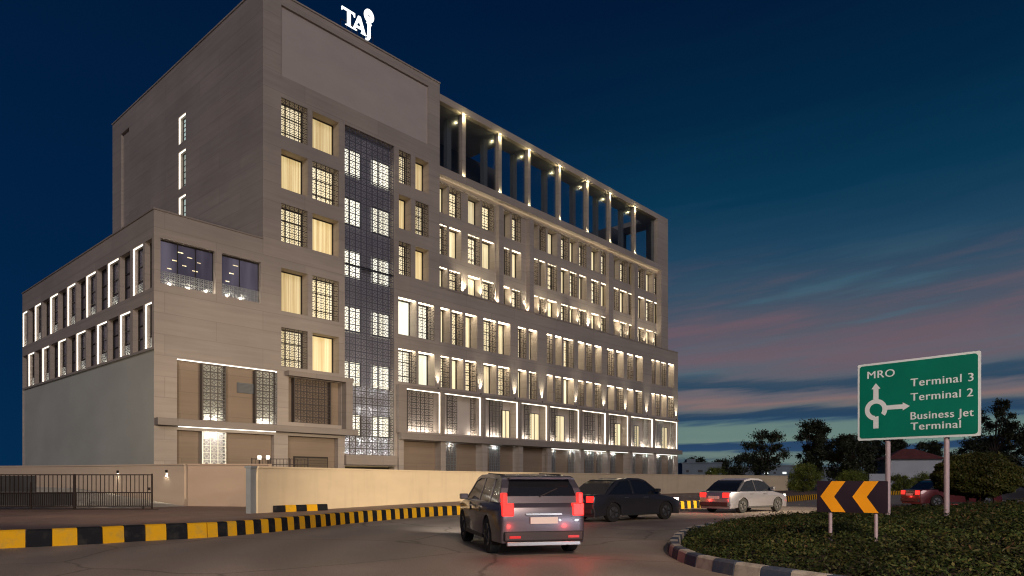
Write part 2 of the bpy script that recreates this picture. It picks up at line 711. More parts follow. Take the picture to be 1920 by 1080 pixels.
kerb_px = [(-10.5, 14.33), (-8.64, 15.95), (-6.87, 18.0), (-4.73, 23.85), (-1.84, 28.4), (3.5, 30.6)]
kerb_pts = [(-30, 1.0), (-20, 8.2)] + kerb_px + [(12.2, 38), (24, 53), (40, 70)]
K3 = spline([(x, y, 0) for x, y in kerb_pts], 24)
# road: everything on the camera's side of the kerb line
mb = MB()
far_road = [(62, 76), (80, 60), (80, -40), (-60, -40), (-60, -12)]
poly = [(p.x, p.y, 0.004) for p in K3] + [(x, y, 0.004) for x, y in far_road]
mb.v = poly
mb.f = [tuple(range(len(poly)))]
mb.mi = [0]
tag(mb.build("road", M_ROAD), kind='structure')
# paving between the kerb and the compound walls
mb = MB()
poly2 = [(p.x, p.y, 0.008) for p in reversed(K3)] + [(-60, -12, 0.008), (-70, 60, 0.008), (-40, 75, 0.008), (-16, 40, 0.008), (-4, 46.5, 0.008), (17.5, 75, 0.008), (36, 96, 0.008)]
mb.v = poly2
mb.f = [tuple(range(len(poly2)))]
mb.mi = [0]
tag(mb.build("pavement", M_PAVE), kind='structure')


def kerb(name, path, seg, h, w, mats, closed=False):
    """painted kerb blocks with a battered face along a path"""
    mb = MB()
    # resample by length
    D = [0]
    for a, b in zip(path[:-1], path[1:]):
        D.append(D[-1] + (b - a).length)
    n = int(D[-1] / seg)
    P = []
    j = 0
    for i in range(n + 1):
        t = i * D[-1] / n
        while j < len(D) - 2 and D[j + 1] < t:
            j += 1
        f = (t - D[j]) / max(1e-6, D[j + 1] - D[j])
        P.append(path[j].lerp(path[j + 1], f))
    for i in range(n):
        a, b = P[i], P[i + 1]
        pa = P[i - 1] if i else a
        pb = P[i + 2] if i + 2 <= n else b
        na = (b - pa).normalized().cross(Vector((0, 0, 1)))
        nb = (pb - a).normalized().cross(Vector((0, 0, 1)))
        g = 0.006
        a2 = a.lerp(b, g / seg)
        b2 = b.lerp(a, g / seg)
        hh = h + random.uniform(-0.006, 0.006)
        o = random.uniform(-0.006, 0.006)
        prof = [(w / 2 + 0.03 + o, 0.0), (w / 2 + o, hh - 0.03), (w / 2 - 0.03 + o, hh), (-w / 2 + 0.03, hh), (-w / 2, 0.0)]
        k = len(prof)
        s = len(mb.v)
        for c, nn in ((a2, na), (b2, nb)):
            for q, z in prof:
                mb.v.append((c.x + nn.x * q, c.y + nn.y * q, z))
        for e in range(k - 1):
            mb.f.append((s + e, s + e + 1, s + k + e + 1, s + k + e))
            mb.mi.append(i % 2)
        mb.f.append(tuple(s + e for e in range(k)))
        mb.f.append(tuple(s + k + e for e in reversed(range(k))))
        mb.mi += [i % 2, i % 2]
    return mb.build(name, mats)


def paint(name, c, worn, thresh=0.62):
    m = mat(name, c, 0.8, spec=.2)
    t = m.node_tree
    b = t.nodes['Principled BSDF']
    N = t.nodes.new
    L = t.links.new
    co = N('ShaderNodeTexCoord')
    z = N('ShaderNodeTexNoise')
    z.inputs['Scale'].default_value = 3.5
    z.inputs['Detail'].default_value = 8
    z.inputs['Roughness'].default_value = 0.7
    L(co.outputs['Object'], z.inputs['Vector'])
    cr = N('ShaderNodeValToRGB')
    cr.color_ramp.elements[0].position = thresh - 0.15
    cr.color_ramp.elements[0].color = (*c, 1)
    cr.color_ramp.elements[1].position = thresh + 0.06
    cr.color_ramp.elements[1].color = (*worn, 1)
    L(z.outputs['Fac'], cr.inputs[0])
    L(cr.outputs[0], b.inputs['Base Color'])
    return m


M_YEL = paint("yellow_kerb_paint", (0.74, 0.39, 0.010), (0.50, 0.32, 0.06), .66)
M_BLK = paint("black_kerb_paint", (0.009, 0.010, 0.014), (0.04, 0.038, 0.036), .66)
M_WHT = paint("faded_white_kerb_paint", (0.45, 0.42, 0.38), (0.2, 0.18, 0.16))
M_BLU = paint("slate_kerb_paint", (0.05, 0.07, 0.12), (0.12, 0.12, 0.13))
ksplit = min(range(len(K3)), key=lambda i: abs(K3[i].x / max(K3[i].y, .1) - (381 - 960) / FPX) + (0 if K3[i].y > 12 else 9))
tag(kerb("kerb", K3[:ksplit + 1], 0.45, 0.37, 0.22, [M_YEL, M_BLK]), kind='structure')
tag(kerb("kerb", K3[ksplit:], 0.265, 0.37, 0.22, [M_YEL, M_BLK]), kind='structure')
sk = [Vector((*G(512, 961), 0)), Vector((*G(560, 959), 0)), Vector((*G(612, 957), 0))]
tag(kerb("kerb", sk, 0.5, 0.30, 0.2, [M_BLK, M_YEL]), kind='structure')

# ------------------------------------------------------------------ roundabout island
isl = [(6.0, 6.6), (4.4, 8.4), (3.35, 10.2), (3.0, 11.9), (3.35, 14.4), (4.8, 18.2), (7.4, 21.8), (12.0, 24.9), (19, 26.3), (27, 24), (31, 16), (27, 7), (18, 2.4), (10, 4.2)]
loop = spline([(x, y, 0) for x, y in isl + [isl[0]]], 10)[:-1]
LP = np.array([(p.x, p.y) for p in loop])


def edge_dist(P):
    """signed distance inside the island outline"""
    A = LP
    B = np.roll(LP, -1, 0)
    d = np.full(len(P), 1e9)
    ins = np.zeros(len(P), bool)
    for a, b in zip(A, B):
        ab = b - a
        t = np.clip(((P - a) @ ab) / (ab @ ab), 0, 1)
        q = a + t[:, None] * ab
        d = np.minimum(d, np.hypot(*(P - q).T))
        c = ((a[1] > P[:, 1]) != (b[1] > P[:, 1]))
        xx = (b[0] - a[0]) * (P[:, 1] - a[1]) / (b[1] - a[1] + 1e-12) + a[0]
        ins ^= c & (P[:, 0] < xx)
    return np.where(ins, d, -d)


def mound_z(P):
    d = edge_dist(P)
    z = 0.06 + 0.93 * (1 - np.exp(-np.maximum(d, 0) / 6.2))
    z += 0.03 * np.sin(P[:, 0] * 1.7 + 1) * np.sin(P[:, 1] * 1.3)
    return np.where(d > 0.1, z, 0.1)


nx, ny = 90, 76
gx = np.linspace(2.0, 32, nx)
gy = np.linspace(3, 27, ny)
XX, YY = np.meshgrid(gx, gy)
PG = np.stack([XX.ravel(), YY.ravel()], 1)
dd = edge_dist(PG)
zz = mound_z(PG)
mb = MB()
mb.v = [(float(a), float(b), float(c)) for (a, b), c in zip(PG, zz)]
for j in range(ny - 1):
    for i in range(nx - 1):
        q = (j * nx + i, j * nx + i + 1, (j + 1) * nx + i + 1, (j + 1) * nx + i)
        if min(dd[list(q)]) > 0.05:
            mb.f.append(q)
            mb.mi.append(0)
M_SOIL = mat("dark_soil", (0.035, 0.028, 0.02), 0.95, noise=((2, 2, 2), 0.3, 5))
tag(mb.build("roundabout_mound", M_SOIL, smooth=True), kind='structure')
tag(kerb("kerb", list(reversed(loop + [loop[0]])), 0.5, 0.2, 0.2, [M_WHT, M_BLU]), kind='structure')
M_COVER = leaf_mat("low_hedge_leaves", (0.016, 0.030, 0.008), (0.034, 0.052, 0.013), (0.085, 0.078, 0.024))
nl = 330000
P = np.stack([rng.uniform(2.2, 27, nl * 2), rng.uniform(5, 27, nl * 2)], 1)
keep = rng.uniform(size=len(P)) < np.clip(1.5 - np.hypot(P[:, 0] - 6, P[:, 1] - 12) / 16, 0.12, 1)
P = P[keep]
d_ = edge_dist(P)
P = P[d_ > 0.16][:nl]
Z = mound_z(P)
lump = 0.09 * (np.sin(P[:, 0] * 5.1 + 2 * np.sin(P[:, 1] * 2.3)) * np.sin(P[:, 1] * 4.3 + 1.5 * np.sin(P[:, 0] * 3.1)) + 0.5)
zl = Z + rng.uniform(-0.02, 1, len(P)) * np.clip(lump + 0.07, 0.03, 0.3)
gc = leaves("ground_cover", np.column_stack([P, zl]), 0.029, M_COVER, flat=0.25)
tag(gc, 'low dense green ground cover over the roundabout mound', 'ground cover', kind='stuff')

ns = 5000
P = np.stack([rng.uniform(2.4, 20, ns * 3), rng.uniform(6, 24, ns * 3)], 1)
w_ = np.sin(P[:, 0] * 1.9 + 1.3 * np.sin(P[:, 1] * 1.1)) * np.sin(P[:, 1] * 1.6 + 2)
P = P[(edge_dist(P) > .25) & (w_ > .25)][:ns]
zl = mound_z(P) + rng.uniform(.08, .24, len(P))
M_SHOOT = leaf_mat("reddish_shoots", (0.03, 0.05, 0.014), (0.05, 0.045, 0.016), (0.10, 0.05, 0.025))
sh = leaves("weed_shoots", np.column_stack([P, zl]), 0.04, M_SHOOT, aspect=.3)
tag(sh, 'taller reddish brown shoots scattered through the island ground cover', 'shoots', kind='stuff')

# ================================================================== HOTEL
# measured in photograph pixels on the building's own planes, in units of 1/K metres
D0, H0, KS = 42.0, 1.6, 48.0 / 42.0
CX0 = (493 - 960) / FPX * D0
SR, CR = 0.6686, 0.7436          # sine and cosine of the facade's bearing


def U(px, n=0.0):
    p = (px - 960) / FPX
    return (p * (D0 + SR * n) - CX0 + CR * n) / (SR - CR * p)


def Z(px, py, n=0.0):
    u = U(px, n)
    return H0 + (HOR - py) / FPX * (D0 + CR * u + SR * n)


def V(px, u=0.0):
    p = (px - 960) / FPX
    return (CX0 + SR * u - p * (D0 + CR * u)) / (p * SR + CR)


ZG = H0 - CAM_H / KS             # the ground in these units


def bx(u, v, z):
    return (u * KS, v * KS, (z - ZG) * KS)


hotel = thing("hotel_building", "large stone hotel of many floors with lit windows and a roof terrace", "building",
              (CX0 * KS, D0 * KS, 0), math.atan2(CR, SR))


def part(mb, name, m, parent=None, **kw):
    return mb.build(name, m, hotel if parent is None else parent, xf=bx, **kw)


def front(n):
    return lambda a, d, z: (a, n + d, z)


def side(u):
    return lambda a, d, z: (u + d, a, z)


def wall(mb, F, a0, a1, z0, z1, holes, mi=0):
    """skin with openings; holes: (a0,a1,z0,z1,depth)"""
    A = sorted({a0, a1} | {min(max(h[i], a0), a1) for h in holes for i in (0, 1)})
    Zs = sorted({z0, z1} | {min(max(h[i], z0), z1) for h in holes for i in (2, 3)})
    for i in range(len(A) - 1):
        for j in range(len(Zs) - 1):
            ca, cz = (A[i] + A[i + 1]) / 2, (Zs[j] + Zs[j + 1]) / 2
            if any(h[0] < ca < h[1] and h[2] < cz < h[3] for h in holes):
                continue
            mb.quad(F(A[i], 0, Zs[j]), F(A[i + 1], 0, Zs[j]), F(A[i + 1], 0, Zs[j + 1]), F(A[i], 0, Zs[j + 1]), mi)
    for h in holes:
        p, q, r, s, d = h[:5]
        mb.quad(F(p, 0, r), F(p, d, r), F(p, d, s), F(p, 0, s), mi)
        mb.quad(F(q, d, r), F(q, 0, r), F(q, 0, s), F(q, d, s), mi)
        mb.quad(F(p, d, s), F(q, d, s), F(q, 0, s), F(p, 0, s), mi)
        mb.quad(F(p, 0, r), F(q, 0, r), F(q, d, r), F(p, d, r), mi)


def fbox(mb, F, a0, a1, d0, d1, z0, z1, mi=0):
    c = [F(a0, d0, z0), F(a1, d1, z1)]
    mb.box(c[0][0], c[1][0], c[0][1], c[1][1], z0, z1, mi)


def jali(mb, F, a0, a1, z0, z1, d, cell=0.3, bar=0.035, dia=True, mi=0, th=0.03):
    """cut metal screen: a grid of bars with a small pierced flower in each cell"""
    nu = max(1, round((a1 - a0) / cell))
    nz = max(1, round((z1 - z0) / cell))
    cu, cz = (a1 - a0) / nu, (z1 - z0) / nz
    b = bar / 2
    for i in range(nu + 1):
        a = a0 + i * cu
        aa, bb = max(a0, a - b), min(a1, a + b)
        fbox(mb, F, aa, bb, d, d + th, z0, z1, mi)
    for j in range(nz + 1):
        z = z0 + j * cz
        fbox(mb, F, a0, a1, d + 0.004, d + th - 0.004, max(z0, z - b), min(z1, z + b), mi)
    if dia:
        w = bar * 0.8
        for i in range(nu):
            for j in range(nz):
                ca, zc = a0 + (i + .5) * cu, z0 + (j + .5) * cz
                ru, rz = cu * 0.36, cz * 0.36
                P = [(ca - ru, zc), (ca, zc - rz), (ca + ru, zc), (ca, zc + rz)]
                Q = [(ca - ru + w, zc), (ca, zc - rz + w), (ca + ru - w, zc), (ca, zc + rz - w)]
                for e in range(4):
                    f = (e + 1) % 4
                    mb.quad(F(P[e][0], d + th / 2, P[e][1]), F(P[f][0], d + th / 2, P[f][1]),
                            F(Q[f][0], d + th / 2, Q[f][1]), F(Q[e][0], d + th / 2, Q[e][1]), mi)
                # short ties from the flower to the grid
                fbox(mb, F, ca - cu / 2, ca - ru, d + 0.006, d + th - 0.006, zc - b * .7, zc + b * .7, mi)
                fbox(mb, F, ca + ru, ca + cu / 2, d + 0.006, d + th - 0.006, zc - b * .7, zc + b * .7, mi)


def window(F, a0, a1, z0, z1, depth, kind, glow, led=0, mull=(2, 3), screen_m=None, cell=0.26):
    """frame at the back of the reveal, lit curtain behind it, screen at the front of it"""
    mb = MB()
    fw = 0.06
    d0, d1 = depth - 0.08, depth
    fbox(mb, F, a0, a1, d0, d1, z0, z0 + fw)
    fbox(mb, F, a0, a1, d0, d1, z1 - fw, z1)
    fbox(mb, F, a0, a0 + fw, d0, d1, z0 + fw, z1 - fw)
    fbox(mb, F, a1 - fw, a1, d0, d1, z0 + fw, z1 - fw)
    nm, nr = mull
    if nm > 1:
        am = a0 + (a1 - a0) * 0.36
        fbox(mb, F, am - .03, am + .03, d0 + .01, d1 - .01, z0 + fw, z1 - fw)
    if nr > 1:
        for q in ((0.24, 0.66) if nr == 3 else (0.5,)):
            zm = z0 + (z1 - z0) * q
            fbox(mb, F, a0 + fw, a1 - fw, d0 + .015, d1 - .015, zm - .03, zm + .03)
    w = part(mb, "lattice_window" if kind == 'L' else "curtained_window", M_METAL)
    mb = MB()
    # pleated cloth
    nf = max(6, int((a1 - a0) / 0.09))
    prev = None
    for i in range(nf + 1):
        a = a0 + (a1 - a0) * i / nf
        dd_ = depth + 0.05 + (0.03 if i % 2 else 0)
        if prev:
            mb.quad(F(prev[0], prev[1], z0), F(a, dd_, z0), F(a, dd_, z1), F(prev[0], prev[1], z1))
        prev = (a, dd_)
    part(mb, "curtain", glow, w)
    if kind == 'L':
        mb = MB()
        jali(mb, F, a0 + .01, a1 - .01, z0 + .01, z1 - .01, 0.05, cell=cell * 1.35, bar=0.045)
        part(mb, "lattice_screen", screen_m or M_LATTD, w)
    if led:
        mb = MB()
        fbox(mb, F, a0 + 0.02, a1 - 0.02, 0.09, 0.09 + led * .17, z1 - 0.02, z1 - 0.004)
        part(mb, "light_strip", M_LEDH if led == 1 else M_LEDQ, w)
    return w


# ---- rows and columns
ROWS = {'R1': (22.8, 25.12), 'R2': (19.55, 21.95), 'R3': (16.27, 18.62), 'P1': (12.0, 14.65), 'P2': (8.6, 11.0)}
UA, UB = (U(527.5), U(577)), (U(586), U(635.5))
UD, UE = (U(748), U(770.5)), (U(779), U(804))
U_T = U(824.5)                  # right edge of the tower
U_W = U(1252.5)                 # right edge of the wing
U_P = U(1271)                   # right edge of the podium
U_B = U(288.5)                  # left edge of the side block
Z_T = 31.42
Z_L = 16.05                     # podium ledge
Z_B = Z(288.5, 392)
VB = V(42, U_B)
VT = V(211)
DW = 0.75                       # reveal depth

t_holes, p_holes, wins = [], [], []
pat = {'R1': 'LCLC', 'R2': 'CLCL', 'R3': 'LCLC', 'P1': 'CL', 'P2': 'LC'}
for r, (z0, z1) in ROWS.items():
    cols = (UA, UB, UD, UE) if r[0] == 'R' else (UA, UB)
    for i, (a0, a1) in enumerate(cols):
        k = pat[r][i]
        h = (a0, a1, z0, z1, DW)
        (t_holes if r[0] == 'R' else p_holes).append(h)
        wins.append((front(0), *h, k, 'tower'))
COLC = (U(646.5), U(739.5), Z(646.5, 852), Z(646.5, 232.5))
t_holes.append((COLC[0], COLC[1], Z_L, COLC[3], 0.5))
p_holes.append((COLC[0], COLC[1], COLC[2], Z_L, 0.5))
PAN = (U(527.5), U(803.5), 26.45, 30.8)
t_holes.append((*PAN, 0.14))
P1c = [(747, 781), (785, 815), (826.5, 844), (847.5, 869), (873, 895), (907, 931), (934.5, 957), (971.5, 987.5), (992, 1007.5), (1025.5, 1037), (1041, 1053.5),
       (1057, 1076.5), (1084, 1096), (1099, 1111), (1115.5, 1128), (1139, 1152), (1156, 1169.5), (1176, 1188), (1192, 1205.5), (1222, 1228.5), (1230, 1238), (1240, 1250), (1253, 1264)]
for i, (a, b) in enumerate(P1c):
    for r in ('P1', 'P2'):
        k = 'CL'[(i + (r == 'P2')) % 2]
        h = (U(a), U(b), *ROWS[r], 0.85)
        p_holes.append(h)
        wins.append((front(0), *h, k, 'podium' + ('w' if i < 2 else '')))
# double-height portals on the second storey
PZ0, PZ1 = 5.12, 8.2
portals = [(757, 826, [('L', 760, 808, 1)]), (834, 902, [('L', 834.5, 853, 1), ('L', 879, 895, 1)]),
           (911, 971, [('L', 914, 938, 1), ('W', 941, 958, .78)]), (978, 1026, [('L', 980, 992, 1), ('W', 993, 1013, .78)]),
           (1030.5, 1086, [('L', 1031, 1041, 1), ('W', 1042, 1059, .8), ('L', 1064, 1077, 1)]),
           (1092, 1136, [('L', 1093, 1112, 1), ('L', 1118, 1130, 1)]), (1140.5, 1178, [('L', 1141, 1152, 1), ('W', 1153, 1166, .75)]),
           (1182.5, 1224, [('L', 1183, 1189, 1), ('W', 1190, 1199, .75), ('L', 1204, 1216, 1)]),
           (1227.5, 1270, [('L', 1228, 1240, 1), ('W', 1241, 1252, .8), ('L', 1253, 1262, 1)])]
PD = 0.9
for a, b, _ in portals:
    p_holes.append((U(a), U(b), PZ0, PZ1, PD))
    p_holes.append((U(a) + 0.0, U(b), ZG, 4.45, 0.6))
# the lower storeys under the tower and the side block
p_holes.append((U(332), U(520), 4.95, 8.28, 0.35))
p_holes.append((U(541), U(640), 5.2, 8.0, 0.35))
p_holes.append((U(332), U(514), ZG, 4.35, 0.3))
p_holes.append((U(540), U(634), ZG, 4.35, 0.4))
p_holes.append((COLC[0], COLC[1], ZG, 2.55, 0.7))
# side block's upper front windows
BW = [(U(301), U(404)), (U(416), U(490.5) - 0.04)]
for a, b in BW:
    p_holes.append((a, b, 12.2, 14.65, 0.35))

mb = MB()
wall(mb, front(0), 0, U_T, Z_L, Z_T, t_holes)
mb.quad((U_T, 0, Z_L), (U_T, VT, Z_L), (U_T, VT, Z_T), (U_T, 0, Z_T))
mb.quad((0, VT, ZG), (U_T, VT, ZG), (U_T, VT, Z_T), (0, VT, Z_T))
slits = [(V(348), V(334), Z0, Z1, 0.4) for Z0, Z1 in ((22.6, 24.9), (18.9, 21.9), (15.0, 17.9))]


def Zs(px, py, u=0.0):
    v = V(px, u)
    return H0 + (HOR - py) / FPX * (D0 + CR * u + SR * v)


slits = [(V(348), V(334.5), Zs(334.5, 272), Zs(334.5, 221), .4), (V(348), V(334.5), Zs(334.5, 356), Zs(334.5, 287), .4), (V(348), V(334.5), Zs(334.5, 450), Zs(334.5, 371), .4)]
groove = (V(242), V(227), Z_B - .1, Z_T - 1.4, .18)
wall(mb, side(0), 0, VT, Z_B - 1.2, Z_T, slits + [groove])
mb.quad((.18, groove[0], groove[2]), (.18, groove[1], groove[2]), (.18, groove[1], groove[3]), (.18, groove[0], groove[3]))
part(mb, "tower_wall", M_STONE)
mb = MB()
wall(mb, front(0), U_B, U_P, ZG, Z_L, p_holes)
mb.quad((U_P, 0, ZG), (U_P, 20, ZG), (U_P, 20, Z_L), (U_P, 0, Z_L))
part(mb, "podium_wall", M_STONE)
# parapet top band and roof of the tower
mb = MB()
mb.box(0.02, U_T - .02, 0.02, VT - .02, Z_T - 0.5, Z_T - 0.3)
for q in ((-0.06, U_T + 0.03, -0.06, 0.4), (-0.06, U_T + .03, VT - .4, VT + .03)):
    mb.box(*q, Z_T, Z_T + 0.1)
mb.box(-0.06, 0.4, 0.4, VT - 0.4, Z_T, Z_T + 0.1)
mb.box(U_T - .4, U_T + .03, 0.4, VT - 0.4, Z_T, Z_T + 0.1)
part(mb, "tower_roof", M_STONE)
mb = MB()
mb.quad((PAN[0], 0.14, PAN[2]), (PAN[1], 0.14, PAN[2]), (PAN[1], 0.14, PAN[3]), (PAN[0], 0.14, PAN[3]))
part(mb, "plaster_panel", M_PANEL)
# ledge on top of the podium
mb = MB()
mb.box(U_T, U_P, -0.05, 6, Z_L, Z_L + 0.12)
mb.box(0.001, U_P - .01, 6, 20, Z_L - .2, Z_L)
part(mb, "podium_roof", M_STONE2)

# ---- side block
mb = MB()
C14 = [(42.3, 51), (53, 64), (65, 76.5), (79, 92), (94, 108), (109, 123.5), (126, 141), (143, 160), (161.5, 179), (181.5, 200), (202, 222), (224.5, 244), (249, 268), (271.5, 284.5)]
zb = [(11.95, 14.6), (8.75, 11.2)]
b_holes = []
for i, (a, b) in enumerate(C14):
    for r in (0, 1):
        v0, v1 = V(b, U_B), V(a, U_B)
        b_holes.append((v0, v1, *zb[r], 0.34, i, r))
wall(mb, side(U_B), 0, VB, 8.62, Z_B, b_holes)
mb.quad((U_B, 0, Z_L), (0, 0, Z_L), (0, 0, Z_B - .001), (U_B, 0, Z_B - .001)) if Z_B > Z_L else None
mb.quad((U_B, VB, ZG), (0, VB, ZG), (0, VB, Z_B), (U_B, VB, Z_B))
part(mb, "side_block_wall", M_STONE)
mb = MB()
mb.quad((U_B + 0.12, 0.02, ZG), (U_B + 0.12, VB, ZG), (U_B + .12, VB, 8.62), (U_B + .12, 0.02, 8.62))
mb.quad((U_B, 0, 8.62), (U_B + .12, 0, 8.62), (U_B + .12, VB, 8.62), (U_B, VB, 8.62))
part(mb, "lower_side_wall", M_PLAIN)
mb = MB()
mb.box(U_B + 0.02, -0.001, 0.35, VB - .02, Z_B - 0.8, Z_B - 0.6)
mb.box(U_B - 0.05, U_B + 0.35, -0.05, VB + .03, Z_B, Z_B + 0.08)
mb.box(U_B + .35, -0.003, -0.05, 0.3, Z_B, Z_B + 0.08)
part(mb, "side_block_roof", M_STONE2)

for v0, v1, z0, z1, d, i, r in b_holes:
    F = side(U_B)
    lit = (i + r) % 2 == 0
    mb = MB()
    fbox(mb, F, v0, v1, d - .06, d, z0, z0 + .06)
    fbox(mb, F, v0, v1, d - .06, d, z1 - .06, z1)
    for q in (v0, v1 - .06):
        fbox(mb, F, q, q + .06, d - .06, d, z0 + .06, z1 - .06)
    for q in (0.32, 0.62):
        zq = z0 + (z1 - z0) * q
        fbox(mb, F, v0 + .06, v1 - .06, d - .05, d - .01, zq - .02, zq + .02)
    w = part(mb, "restaurant_window", M_METAL)
    mb = MB()
    mb.quad(F(v0, d + .02, z0), F(v1, d + .02, z0), F(v1, d + .02, z1), F(v0, d + .02, z1))
    part(mb, "glass_pane", M_GLASS, w)
    if lit:
        mb = MB()
        fbox(mb, F, v0 + .02, v1 - .015, 0.03, 0.08, z1 - 0.065, z1 - 0.02)
        fbox(mb, F, v1 - .065, v1 - .015, 0.03, 0.08, z0 + 0.02, z1 - 0.07)
        part(mb, "light_strip", M_LEDW, w)
        mb = MB()
        jali(mb, F, v0 + .1, v1 - .1, z0 + .04, z0 + .62, d - .12, cell=.3, bar=.05)
        part(mb, "lattice_balustrade", M_LATTS, w)
        lamp("window_uplight", 'POINT', bx(*F((v0 + v1) / 2, 0.15, z0 + .08)), 7, (1, .92, .75), hotel, 0.05)

M_DIMR = curtain_mat('glowing_restaurant_glass', (.035, .03, .05), (.13, .11, .15), .8, folds=.8, vary=.1)  # faint room light and reflection put into the pane's emission
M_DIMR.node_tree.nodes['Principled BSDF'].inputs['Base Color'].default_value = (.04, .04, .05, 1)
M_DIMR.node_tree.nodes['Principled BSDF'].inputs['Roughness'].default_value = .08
M_REST = curtain_mat('restaurant_light', (.40, .30, .14), (1, .86, .55), 1.6, folds=8.0, vary=.6)
for a, b in BW:
    F = front(0)
    mb = MB()
    fbox(mb, F, a, b, .27, .33, 12.2, 12.28)
    fbox(mb, F, a, b, .27, .33, 14.57, 14.65)
    n_ = 3 if b - a > 2.6 else 2
    for i in range(n_ + 1):
        q = a + (b - a - .035) * i / n_
        fbox(mb, F, q, q + .035, .27, .33, 12.28, 14.57)
    w = part(mb, "glazed_corner_window", M_METAL)
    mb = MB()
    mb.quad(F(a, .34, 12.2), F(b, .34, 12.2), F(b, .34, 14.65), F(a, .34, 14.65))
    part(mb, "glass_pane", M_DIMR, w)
    mb = MB()
    jali(mb, F, a + .05, b - .05, 12.24, 12.95, .22, cell=.26, bar=.06)
    part(mb, "lattice_balustrade", M_LATTS, w)
    for i in range(7 if b - a > 2.6 else 3):
        q = a + (b - a) * (0.16 + 0.09 * i)
        zq = 13.15 + 0.17 * ((i * 3) % 7)
        mb = MB()
        fbox(mb, F, q, q + .22 + .05 * (i % 3), .33, .338, zq, zq + .05)
        part(mb, "ceiling_light", M_REST, w)
    for i in range(3 if b - a > 2.6 else 2):
        lamp("window_uplight", 'POINT', bx(a + (b - a) * (i + .6) / 3, .12, 12.30), 14, (1, .92, .75), hotel, 0.03)

for v0, v1, z0, z1, d in slits:
    F = side(0)
    mb = MB()
    for q in (z0, z1 - .05):
        fbox(mb, F, v0, v1, d - .06, d, q, q + .05)
    for q in (v0, v1 - .05):
        fbox(mb, F, q, q + .05, d - .06, d, z0 + .05, z1 - .05)
    for i in range(1, 6):
        zq = z0 + (z1 - z0) * i / 6
        fbox(mb, F, v0 + .05, v1 - .05, d - .05, d - .02, zq - .02, zq + .02)
    w = part(mb, "stair_window", M_METAL)
    mb = MB()
    mb.quad(F(v0, d + .01, z0), F(v1, d + .01, z0), F(v1, d + .01, z1), F(v0, d + .01, z1))
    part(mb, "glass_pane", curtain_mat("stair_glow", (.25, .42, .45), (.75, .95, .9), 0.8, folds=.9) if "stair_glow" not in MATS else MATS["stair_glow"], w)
    mb = MB()
    fbox(mb, F, v0 + .01, v1 - .01, .05, .1, z1 - .07, z1 - .02)
    fbox(mb, F, v1 - .08, v1 - .02, .05, .1, z0 + .02, z1 - .08)
    part(mb, "light_strip", M_LEDW, w)

# ---- the tall lattice column with lit windows behind
mb = MB()
mb.quad((COLC[0], .5, COLC[2]), (COLC[1], .5, COLC[2]), (COLC[1], .5, COLC[3]), (COLC[0], .5, COLC[3]))
part(mb, "screen_backing", M_BACKB)
mb = MB()
jali(mb, front(0), COLC[0], COLC[1], 8.1, COLC[3], 0.10, cell=0.44, bar=0.07, th=.02)
part(mb, "tall_lattice_screen", M_LATTB)
mb = MB()
jali(mb, front(0), COLC[0], COLC[1], COLC[2], 8.06, 0.10, cell=0.44, bar=0.07, th=.02)
part(mb, "lower_lattice_screen", M_LATT)
lit_rows = [(22.15, 23.88), (18.8, 20.6), (15.3, 17.1), (11.6, 13.3), (7.95, 9.6), (4.55, 6.05)]
for z0, z1 in lit_rows:
    for a, b in ((U(647), U(683)), (U(704), U(738))):
        a, b = a + .02, b - .02
        mb = MB()
        F = front(0)
        for q in (z0, z1 - .05):
            fbox(mb, F, a, b, .38, .44, q, q + .05)
        for q in (a, a + (b - a) * .36, b - .05):
            fbox(mb, F, q, q + .05, .38, .44, z0 + .05, z1 - .05)
        w = part(mb, "screened_window", M_METAL)
        mb = MB()
        mb.quad((a, .46, z0), (b, .46, z0), (b, .46, z1), (a, .46, z1))
        part(mb, "curtain", M_BACKW, w)
for zq, e_ in ((COLC[2] + .15, 9), (4.3, 7), (6.4, 8), (7.7, 5)):
    for i in range(4):
        lamp("screen_light", 'POINT', bx(COLC[0] + .5 + i * 1.05, .28, zq), e_, (.95, .97, .9), hotel, .03)
mb = MB()
mb.box(COLC[0] - .05, COLC[1] + .05, -0.25, 0.1, 2.62, 3.28)
part(mb, "entrance_canopy", M_STONE2)

for F, a0, a1, z0, z1, d, k, where in wins:
    if where == 'tower':
        window(F, a0, a1, z0, z1, d, k, M_CURT if k == 'C' else M_BACKL, screen_m=M_LATTD, mull=(2, 3) if k == 'L' else (1, 1), cell=.24)
    elif where == 'podiumw':
        window(F, a0, a1, z0, z1, d, k, M_WHITEW if k == 'C' else M_BACKW, led=2, screen_m=M_LATT, mull=(2, 3) if k == 'L' else (1, 1), cell=.3)
    else:
        window(F, a0, a1, z0, z1, d, k, M_CURTP if k == 'C' else M_BACKL, led=2, screen_m=M_LATT, mull=(1, 3) if k == 'L' else (1, 1), cell=.3)

